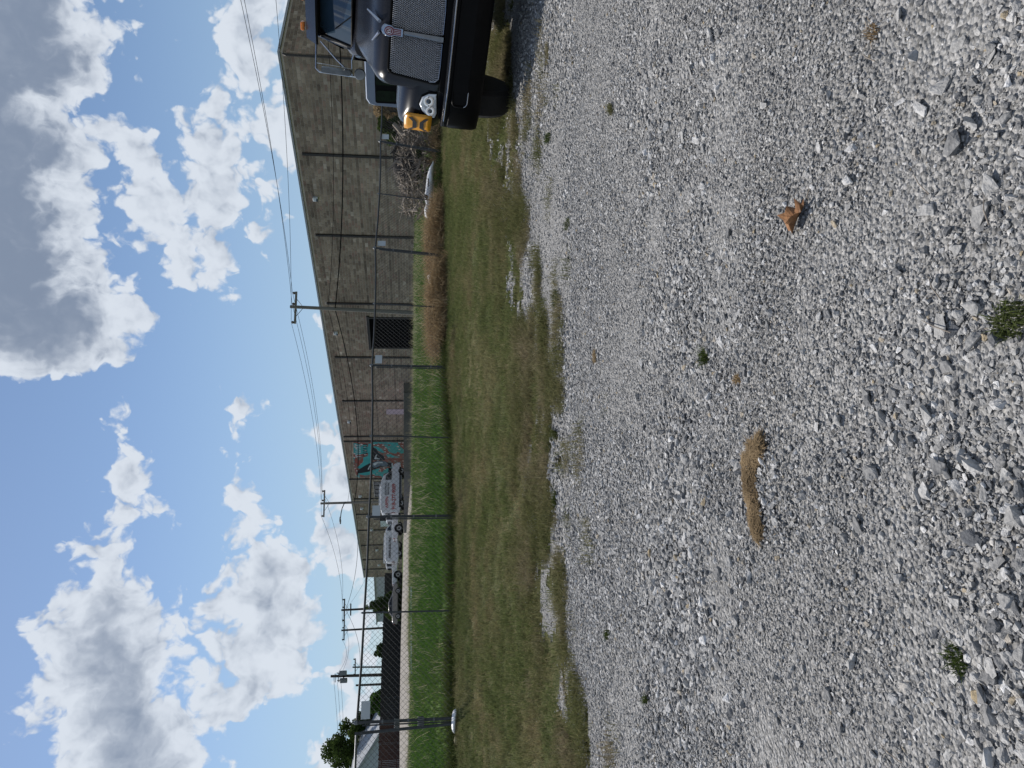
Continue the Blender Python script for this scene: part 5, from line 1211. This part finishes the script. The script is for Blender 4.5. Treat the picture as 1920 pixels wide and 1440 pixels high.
# ------------------------------------------------------------------ the dark truck at the right edge
def rrect(x0, x1, z0, z1, rad, n=4):
    P = []
    for cx, cz, a0 in ((x1 - rad, z1 - rad, 0), (x0 + rad, z1 - rad, 90), (x0 + rad, z0 + rad, 180), (x1 - rad, z0 + rad, 270)):
        for k in range(n + 1): a = R(a0 + 90 * k / n); P.append((cx + rad * math.cos(a), cz + rad * math.sin(a)))
    return P
mat('mirror_back', (.22, .23, .24), .3, metal=.7, var=.6, scale=3)
def build_truck():
    PSI = R(38); base = atY(780, 84, 8.6); loc = (base[0], 8.6, .07)
    t = thing('truck', 'black and dark grey heavy truck with mesh grille parked at the right edge', 'truck', loc); t.rotation_euler = (0, R(4.6), -PSI)
    SH = .14                                          # rake of the nose
    def rk(z): return SH * max(0, z - 1.0)
    # bonnet
    st = [(0.0, .55, 1.0, 1.70, .10), (.05, .64, .98, 1.78, .14), (.25, .70, .98, 1.86, .18), (.7, .72, 1.02, 1.95, .22), (1.3, .74, 1.08, 2.09, .24), (1.95, .78, 1.1, 2.20, .24)]
    rings = []
    for (r, hw, zb, zt, rad) in st:
        ring = []
        for x, z in rrect(-hw, hw, zb, zt, rad, 5):
            zz = z + (.06 * (1 - (x / hw) ** 2) if z > zt - rad else 0); ring.append((x, r + rk(zz) * (1 if r < .3 else .3), zz))
        rings.append(ring)
    mb = MB(); mb.loft(rings); bon = obj('bonnet', mb, 'truck_paint', t, smooth='auto')
    # fenders with a swept front
    for s in (-1, 1):
        rings = []
        for (r, a, c, zb, zt, rad) in ((.06, .56, .90, .99, 1.33, .10), (.12, .55, 1.04, .97, 1.42, .13), (.24, .55, 1.17, .97, 1.49, .14), (.5, .6, 1.23, 1.02, 1.54, .15), (1.0, .62, 1.24, 1.10, 1.57, .15), (1.5, .66, 1.22, 1.04, 1.53, .15), (1.85, .7, 1.08, 1.0, 1.42, .13)):
            rings.append([(s * x, r + .10 * max(0, (x - .55)) ** 1.2 * (1 if r < .3 else 0) * 2.2, z) for x, z in rrect(a, c, zb, zt, rad, 4)])
        mb = MB(); mb.loft(rings); fen = obj('fender', mb, 'truck_paint', t, smooth='auto')
        # head lamp, teardrop with two round reflectors
        pl = [(.66, 1.07), (.92, 1.045), (.985, 1.07), (.975, 1.14), (.90, 1.24), (.82, 1.28), (.72, 1.25), (.67, 1.17)]
        def fy(x): return .055 + .10 * max(0, abs(x) - .55) ** 1.2 * 2.2 + .02 * 0
        def lamp_ring(k, dy, sc_): 
            cx = sum(p[0] for p in pl) / len(pl); cz = sum(p[1] for p in pl) / len(pl); return [(s * (cx + (x - cx) * sc_), fy(cx + (x - cx) * sc_) + dy + .10 * max(0, x - .95), cz + (z - cz) * sc_) for x, z in pl]
        mb = MB(); mb.loft([lamp_ring(0, .06, 1.12), lamp_ring(0, -.008, 1.10), lamp_ring(0, -.012, 1.02)]); hl = obj('headlight', mb, 'truck_black', t, smooth='auto')
        mb = MB(); mb.loft([lamp_ring(0, .0, .99), lamp_ring(0, -.02, .97), lamp_ring(0, -.032, .86)]); ln = obj('lens', mb, 'lamp_glass', None, smooth='auto'); ln.parent = hl
        for (lx, lz, lr) in ((.76, 1.165, .068), (.885, 1.135, .06)):
            c = np.array([s * lx, fy(lx) - .03, lz]); mb = MB(); mb.tube([c + np.array([0, dy, 0]) for dy in (.02, -.018, -.02, .0)], [lr, lr * .96, lr * .7, lr * .55], 20); rf = obj('reflector', mb, 'bright_chrome', None, smooth='auto'); rf.parent = hl
            mb = MB(); mb.tube([c + np.array([0, dy, 0]) for dy in (.0, -.03, -.042)], [lr * .55, lr * .42, lr * .12], 16); rf = obj('projector', mb, 'windshield', None, smooth='auto'); rf.parent = hl
        # yellow reflective panel wrapped over the fender corner, with two black brackets
        def wrap(u, v, off):
            # u 0..1 from lamp edge round the corner, v 0..1 upward
            x = .945 + .22 * min(u / .65, 1) + .07 * max(0, (u - .65) / .35); r = .12 + .13 * min(u / .65, 1) + .16 * max(0, (u - .65) / .35)
            z = 1.10 + v * (.36 - .02 * u); nrm = np.array([s * (.35 + .5 * u), -.8 + .4 * u, 0]); nrm /= np.linalg.norm(nrm); return np.array([s * x, r + .10 * v * v * .3, z]) + nrm * off
        V = []; nu, nv = 8, 6
        for i in range(nu + 1):
            for j in range(nv + 1): V.append(wrap(i / nu, j / nv * (1 if i > 1 else (.92 + .04 * i)), .028 - .04 * (j / nv) ** 3 * 0))
        F = [(i * (nv + 1) + j, (i + 1) * (nv + 1) + j, (i + 1) * (nv + 1) + j + 1, i * (nv + 1) + j + 1) for i in range(nu) for j in range(nv)]
        mb = MB(); mb.add(V, F); pn = obj('fender_panel', mb, 'decal_yellow', t, smooth=True); pn.modifiers.new('th', 'SOLIDIFY').thickness = .012; tag(pn, 'yellow panel with two black bracket marks')
        for sg, v0 in ((1, .66), (-1, .30)):
            br = [(.14, .12 * sg), (.32, -.05 * sg), (.58, -.05 * sg), (.80, .13 * sg)]; th = .15; mb = MB(); pts = []
            for u, dv in br: pts.append(wrap(u, v0 + dv - th / 2, .036)); pts.append(wrap(u, v0 + dv + th / 2, .036))
            mb.add(pts, [(2 * k, 2 * k + 2, 2 * k + 3, 2 * k + 1) for k in range(3)]); d = obj('bracket_mark', mb, 'decal_black', None); d.parent = pn
        # wheel arch lining and front wheel
        mb = MB(); mb.box((s * .85, 1.0, .86), (.5, 1.2, .3)); obj('arch_liner', mb, 'truck_black', t, bevel=.05)
    # grille: rim, dark back, woven mesh
    def gq(x, z, off=0): return np.array([x, rk(z) - .03 + off + .022 * (x / .55) ** 2, z])
    zb, zt = 1.06, 1.69
    def halfw(z): return .535 - .045 * (z - zb) / (zt - zb)
    outl = [(x, z) for x, z in rrect(-.52, .52, zb, zt, .07, 4)]
    mb = MB(); o2 = [gq(x * halfw(z) / .52, z, .0) for x, z in outl]; mb.tube(o2 + [o2[0], o2[1]], .016, 8, cap=False); gr = obj('grille', mb, 'truck_black', t, smooth='auto')
    mb = MB(); mb.add([gq(x, z, .006) for x in np.linspace(-.5, .5, 9) for z in (zb + .005, zt - .005)], [(2 * i, 2 * i + 2, 2 * i + 3, 2 * i + 1) for i in range(8)]); o = obj('grille_back', mb, 'trim_black', None); o.parent = gr
    mb = MB(); pit = .0215; W = MB()
    nrow = int((zt - zb - .03) / (pit * .62)); 
    for j in range(nrow):
        z = zb + .018 + j * pit * .62
        k = 0; hw_ = halfw(z) - .022
        if z < zb + .06: hw_ -= .06 - (z - zb)
        if z > zt - .06: hw_ -= .06 - (zt - z)
        x = -hw_ + (pit / 2 if j % 2 else 0)
        while x < hw_:
            c = gq(x, z, -.006); a = pit * .47; sg = 1 if j % 2 else -1; h = pit * .33
            i = len(mb.V)
            mb.V += [tuple(c + np.array([-a, .006, -h * sg * .5])), tuple(c + np.array([0, -.004, -h])), tuple(c + np.array([a, .006, h * sg * .5 * 0])), tuple(c + np.array([0, -.004, h])), tuple(c + np.array([0, -.010, 0]))]
            mb.F += [(i, i + 1, i + 4), (i + 1, i + 2, i + 4), (i + 2, i + 3, i + 4), (i + 3, i, i + 4)]
            x += pit
    o = obj('grille_mesh', mb, 'satin_metal', None); o.parent = gr; tag(o, kind='stuff')
    for sx in (-1, 1):
        mb = MB(); mb.tube([gq(sx * .05, zb + .005, -.012), gq(sx * .3, zb + .003, -.012), gq(sx * .46, zb + .01, -.01), gq(sx * .505, zb + .05, -.008), gq(sx * .515, zb + .12, -.006)], .007, 6); o = obj('chrome_trim', mb, 'chrome', None); o.parent = gr
    # centre bar and badge
    mb = MB(); rings = []
    for z, w_, d_ in ((1.045, .012, .03), (1.06, .035, .04), (1.2, .033, .04), (1.55, .026, .045), (1.6, .024, .045)): c = gq(0, z, -.02); rings.append([(c[0] - w_, c[1] + .02, z), (c[0] - w_ * .8, c[1] - d_ * .6, z), (c[0], c[1] - d_, z), (c[0] + w_ * .8, c[1] - d_ * .6, z), (c[0] + w_, c[1] + .02, z)])
    mb.loft(rings); obj('centre_bar', mb, 'dark_chrome', t, smooth='auto')
    def badge_ring(sc_, dy):
        P = [(.052 * math.cos(a) * 1.0, 1.695 + .062 * math.sin(a)) for a in np.linspace(R(-50), R(230), 18)]; P = [(.034, 1.56)] + P + [(-.034, 1.56)]; cz = 1.655
        return [gq(x * sc_, cz + (z - cz) * sc_, dy) for x, z in P]
    mb = MB(); mb.loft([badge_ring(1.35, .05), badge_ring(1.35, -.055), badge_ring(1.2, -.075)]); bd = obj('badge', mb, 'chrome', t, smooth='auto'); tag(bd, 'chrome badge with dark red enamel')
    mb = MB(); mb.loft([badge_ring(1.0, -.07), badge_ring(1.0, -.08)]); o = obj('badge_enamel', mb, 'emblem_red', None); o.parent = bd
    mb = MB(); rr_ = [gq(.036 * math.cos(a), 1.70 + .04 * math.sin(a), -.082) for a in np.linspace(0, 6.283, 20)]; mb.tube(rr_, .0022, 5)
    for dx in (-.018, 0, .018): mb.tube([gq(dx, 1.565, -.082), gq(dx, 1.648, -.082)], .002, 5)
    mb.tube([gq(-.018, 1.72, -.083), gq(-.018, 1.68, -.083)], .003, 5); mb.tube([gq(-.002, 1.72, -.083), gq(-.017, 1.70, -.083), gq(-.002, 1.68, -.083)], .003, 5); mb.tube([gq(.002, 1.72, -.083), gq(.008, 1.682, -.083), gq(.012, 1.705, -.083), gq(.017, 1.682, -.083), gq(.024, 1.72, -.083)], .0025, 5)
    o = obj('badge_lines', mb, 'satin_metal', None); o.parent = bd
    for sx, l in ((-1, .18), (1, .34)):
        mb = MB(); pts = [np.array([sx * (.06 + .14 * f * (1 if sx < 0 else .3)), .14 + l * f, 1.79 + .16 * f * (l / .34) + .03]) for f in (0, .5, 1)]; mb.tube(pts, [.022, .016, .01], 7); obj('bonnet_trim', mb, 'chrome', t, smooth='auto')
    # lower grille surround
    mb = MB(); mb.loft([[(x, y0, z) for x, z in rrect(-.62, .62, .95, 1.05, .03, 3)] for y0 in (-.03, .3)]); obj('nose_panel', mb, 'truck_black', t, bevel=.01)
    # bumper: swept back at the ends
    def by(x): return -.16 + .26 * (abs(x) / 1.06) ** 4
    prof = [(0.02, .99), (-.02, .985), (-.035, .95), (-.03, .91), (-.045, .90), (-.045, .70), (-.035, .66), (-.02, .56), (.02, .52), (.25, .53), (.25, .98)]
    xs_ = [-1.06, -1.045, -1.0, -.9, -.75, -.5, -.2, .2, .5, .75, .9, 1.0, 1.045, 1.06]; rings = []
    for x in xs_:
        k = 1 if abs(x) < 1.05 else .9
        rings.append([(x, by(x) + dy, .7 + (z - .7) * k) for dy, z in prof])
    mb = MB(); mb.loft(rings); bp = obj('bumper', mb, 'truck_black', t, smooth='auto')
    mb = MB(); rings = []
    for x in xs_[1:-1]: rings.append([(x, by(x) + dy, z) for dy, z in ((-.032, .985), (-.055, .975), (-.055, .945), (-.034, .935))])
    mb.loft(rings); o = obj('bumper_strip', mb, 'truck_paint', None, smooth='auto'); o.parent = bp
    mb = MB(); mb.tube([(x, by(x) - .05, .958) for x in np.linspace(-.95, .95, 15)], .011, 8); o = obj('chrome_strip', mb, 'chrome', None, smooth='auto'); o.parent = bp
    ol = rrect(-.72, .72, .70, .885, .06, 4); mb = MB(); P = [(x, by(x) - .052, z) for x, z in ol]; mb.tube(P + [P[0]], .012, 7, cap=False); o = obj('intake_rim', mb, 'truck_black', None, smooth='auto'); o.parent = bp
    mb = MB(); lowp = [p for p in P if p[2] < .75]; lowp.sort(key=lambda q: q[0]); mb.tube([(x, y - .008, z) for x, y, z in lowp], .006, 6); o = obj('intake_trim', mb, 'chrome', None, smooth='auto'); o.parent = bp
    mb = MB(); mb.add([(x, by(x) - .048, z) for x in np.linspace(-.70, .70, 9) for z in (.71, .875)], [(2 * i, 2 * i + 2, 2 * i + 3, 2 * i + 1) for i in range(8)]); o = obj('intake', mb, 'trim_black', None); o.parent = bp
    # cab
    rings = []
    for (r, hw, zb_, zt_, rad) in ((1.85, .80, 1.0, 2.20, .12), (2.0, .86, .85, 2.27, .14), (2.3, .92, .8, 2.34, .15), (3.7, .94, .8, 2.38, .15)): rings.append([(x, r, z) for x, z in rrect(-hw, hw, zb_, zt_, rad, 4)])
    mb = MB(); mb.loft(rings); obj('cab', mb, 'truck_paint', t, smooth='auto')
    rings = []
    for (z, y0, y1, hw) in ((2.2, 2.02, 3.7, .80), (2.75, 2.32, 3.68, .73), (2.95, 2.55, 3.6, .66)): rings.append([(-hw, y0, z), (-hw * .6, y0 - .10, z), (0, y0 - .14, z), (hw * .6, y0 - .10, z), (hw, y0, z), (hw, y1, z), (-hw, y1, z)])
    mb = MB(); mb.loft(rings); obj('cab_upper', mb, 'truck_paint', t, smooth='auto', bevel=.03)
    def wsx(f, h, off):  # windscreen: f -1..1, h 0..1
        hw = .715 + (.66 - .715) * h; z = 2.25 + .48 * h; y = 2.02 + .30 * h; return (f * hw, y - .165 * (1 - f * f) - off - .012, z)
    V = [wsx(f, h, .012) for f in np.linspace(-1, 1, 11) for h in (0, .5, 1)]; mb = MB(); mb.add(V, [(3 * i + j, 3 * i + 3 + j, 3 * i + 4 + j, 3 * i + 1 + j) for i in range(10) for j in range(2)]); ws_ = obj('windscreen', mb, 'windshield', t, smooth=True)
    mb = MB(); fr = [wsx(f, 0, .02) for f in np.linspace(-1, 1, 9)] + [wsx(1, .5, .02)] + [wsx(f, 1, .02) for f in np.linspace(1, -1, 9)] + [wsx(-1, .5, .02)]; mb.tube(fr + [fr[0]], .016, 6, cap=False); o = obj('seal', mb, 'trim_black', None); o.parent = ws_
    for s in (-.4, .35):
        mb = MB(); a = np.array(wsx(s, .02, .03)); mb.tube([a, np.array(wsx(s - .35, .5, .03))], .008, 5); o = obj('wiper', mb, 'trim_black', None); o.parent = ws_
    # sun visor and marker lamps
    rings = []
    for f in np.linspace(-1, 1, 11): x = f * .77; y = 2.17 - .16 * (1 - f * f); rings.append([(x, y + .22, 2.93), (x, y - .10, 2.76), (x, y - .085, 2.73), (x, y + .24, 2.84)])
    mb = MB(); mb.loft(rings); obj('sun_visor', mb, 'truck_paint', t, smooth='auto')
    for x in (-.62, -.22, .22, .62): mb = MB(); mb.box((x, 2.42, 2.985), (.12, .10, .06)); obj('marker_lamp', mb, 'amber_lens', t, bevel=.02)
    for s in (-1, 1):
        glass(t, [(s * .805, 2.15, 2.38), (s * .755, 2.45, 2.72), (s * .755, 3.2, 2.72), (s * .80, 3.2, 2.38)], 'door_window', 'windshield')
        mb = MB(); mb.box((s * .935, 2.75, 1.6), (.01, 1.1, 1.3)); d = obj('door', mb, 'truck_paint', t, bevel=.02); mb = MB(); mb.box((s * .955, 3.1, 1.9), (.03, .18, .04)); o = obj('door_handle', mb, 'chrome', None); o.parent = d
        # mirror frame of bent tube
        x0, x1 = s * .76, s * 1.16; yv = 2.15
        mb = MB(); mb.tube([(x0, yv + .15, 2.78), (s * .9, yv + .1, 2.78), (x1 - s * .04, yv, 2.77), (x1, yv, 2.72), (x1, yv, 2.2), (x1 + s * .005, yv, 2.10)], .014, 8); mf = obj('mirror_frame', mb, 'chrome', t, smooth='auto')
        for pts, r_ in (([(x0 + s * .06, yv - .1, 2.22), (s * .93, yv - .03, 2.25), (x1, yv, 2.24)], .014), ([(x0, yv + .12, 2.72), (s * .96, yv + .05, 2.49), (x1 - s * .03, yv, 2.26)], .012), ([(x1 - s * .12, yv, 2.76), (x1 - s * .10, yv, 2.24)], .006)):
            mb = MB(); mb.tube(pts, r_, 8); o = obj('stay', mb, 'chrome', None, smooth='auto'); o.parent = mf
        mb = MB(); mb.loft([[(x, y, z) for x, z in rrect(min(x1 - s * .085, x1 - s * .005), max(x1 - s * .085, x1 - s * .005), 2.27, 2.69, .02, 3)] for y in (yv - .05, yv + .015)]); o = obj('mirror', mb, 'mirror_back', None, smooth='auto'); o.parent = mf
        c = np.array([x1 - s * .05, yv - .03, 2.13]); mb = MB(); mb.tube([c + np.array([0, dy, 0]) for dy in (.04, .0, -.025)], [.04, .085, .075], 18); o = obj('convex_mirror', mb, 'mirror_back', None, smooth='auto'); o.parent = mf
        # wheels
        for (r_, dual) in ((1.0, 0), (5.6, 1)):
            for off in ((0,) if not dual else (0, -.3)):
                xx = s * ((.86 if not dual else 1.0) + off); mb = MB(); rad = .5; w_ = .34 if not dual else .28
                pr = [(-w_ / 2 + .02, .03), (-w_ / 2, rad * .92), (-w_ / 2 + .04, rad), (w_ / 2 - .04, rad), (w_ / 2, rad * .92), (w_ / 2, rad * .6)]
                c = np.array([xx, r_, .5]); V = []; F = []; n = 32
                for px_, pr_ in pr:
                    for k in range(n): an = 2 * math.pi * k / n; V.append(c + np.array([px_ * s, math.cos(an) * pr_, math.sin(an) * pr_]))
                for i in range(5):
                    for k in range(n): F.append((i * n + k, i * n + (k + 1) % n, (i + 1) * n + (k + 1) % n, (i + 1) * n + k))
                mb.add(V, F); wh = obj('wheel', mb, 'tyre', t, smooth='auto')
                mb = MB(); mb.tube([c + np.array([s * a, 0, 0]) for a in (-.1, .05, .09, .12)], [rad * .6, rad * .6, rad * .3, rad * .15], 20); o = obj('rim', mb, 'rim_metal', None, smooth='auto'); o.parent = wh
    mb = MB(); mb.box((-.43, 3.4, .78), (.09, 5.6, .26)); mb.box((.43, 3.4, .78), (.09, 5.6, .26)); obj('chassis_frame', mb, 'truck_black', t)
    mb = MB(); mb.box((0, 1.0, .52), (1.8, .14, .14)); mb.box((0, 5.6, .52), (1.6, .2, .2)); obj('axle', mb, 'truck_black', t)
    mb = MB(); mb.box((0, .9, .95), (.9, 1.4, .5)); obj('engine', mb, 'truck_black', t, bevel=.08)
    return t
build_truck()

# ------------------------------------------------------------------ blue-grey van behind the truck
def back_van():
    # seen from its rear corner, only the upper part shows over the fender
    Y = 14.2; a = atY(686, 194, Y); x0 = a[0]; g0 = gz(x0 + 1, Y + 1); top = a[2] - g0
    t = thing('van', 'blue-grey van with tinted windows half hidden behind the truck fender', 'van', (x0 + .92 * math.cos(R(38)), Y - .92 * math.sin(R(38)), g0), R(-38))
    rings = []
    for (y, k, zt) in ((0, .985, top - .025), (.03, .995, top - .005), (.3, 1.0, top), (3.4, 1.0, top), (4.1, .95, top - .5), (4.9, .92, top - .75), (5.0, .85, top - .85)):
        rings.append([(x * k, y, z) for x, z in ((-.98, .45), (-1.0, 1.0), (-.98, 1.35), (-.96, zt - .16), (-.93, zt - .06), (-.84, zt), (.84, zt), (.93, zt - .06), (.96, zt - .16), (.98, 1.35), (1.0, 1.0), (.98, .45))])
    mb = MB(); mb.loft(rings); obj('body', mb, 'van_grey', t, smooth='auto')
    k = Y / FPX; zs = lambda v: atY(v, 170, Y)[2] - g0; xs2 = lambda py: (atY(720, py, Y)[0] - x0) / math.cos(R(38)) * .93 - .92
    zt_, zb_ = zs(706), zs(742); L0, L1 = xs2(192.5), xs2(150); M0, M1 = xs2(173), xs2(168)
    def yb(z): return -.03
    for nm_, (a, b_) in (('rear_window', (L0, M0)), ('rear_window', (M1, L1)), ('rear_window', (L1 + .12, .8))):
        mb = MB(); mb.loft([[(x, y, z) for x, z in rrect(min(a, b_) + .02, max(a, b_) - .02, zb_, zt_, .03, 3)] for y in (-.006, -.016)]); w = obj(nm_, mb, 'tint_reflect_glass', t)
    mb = MB(); mb.loft([[(x, y, z) for x, z in rrect(L0 - .02, L1 + .06, zb_ - .04, zt_ + .02, .04, 3)] for y in (.03, -.004)]); obj('window_surround', mb, 'trim_black', t)
    for s in (-1, 1):
        mb = MB(); mb.box((s * .86, -.02, 1.0), (.12, .05, .4)); obj('tail_light', mb, 'red_lens', t, bevel=.02)
        for y in (.9, 3.9):
            mb = MB(); c = np.array([s * .86, y, .36]); mb.tube([c + np.array([a, 0, 0]) for a in (-.12, .12)], .36, 22); wh = obj('wheel', mb, 'tyre', t, smooth='auto'); mb = MB(); mb.tube([c + np.array([s * a, 0, 0]) for a in (.1, .135)], .2, 16); o = obj('rim', mb, 'rim_metal', None); o.parent = wh
    mb = MB(); mb.box((0, -.06, .5), (1.9, .16, .2)); obj('rear_bumper', mb, 'trim_black', t, bevel=.03)
back_van()
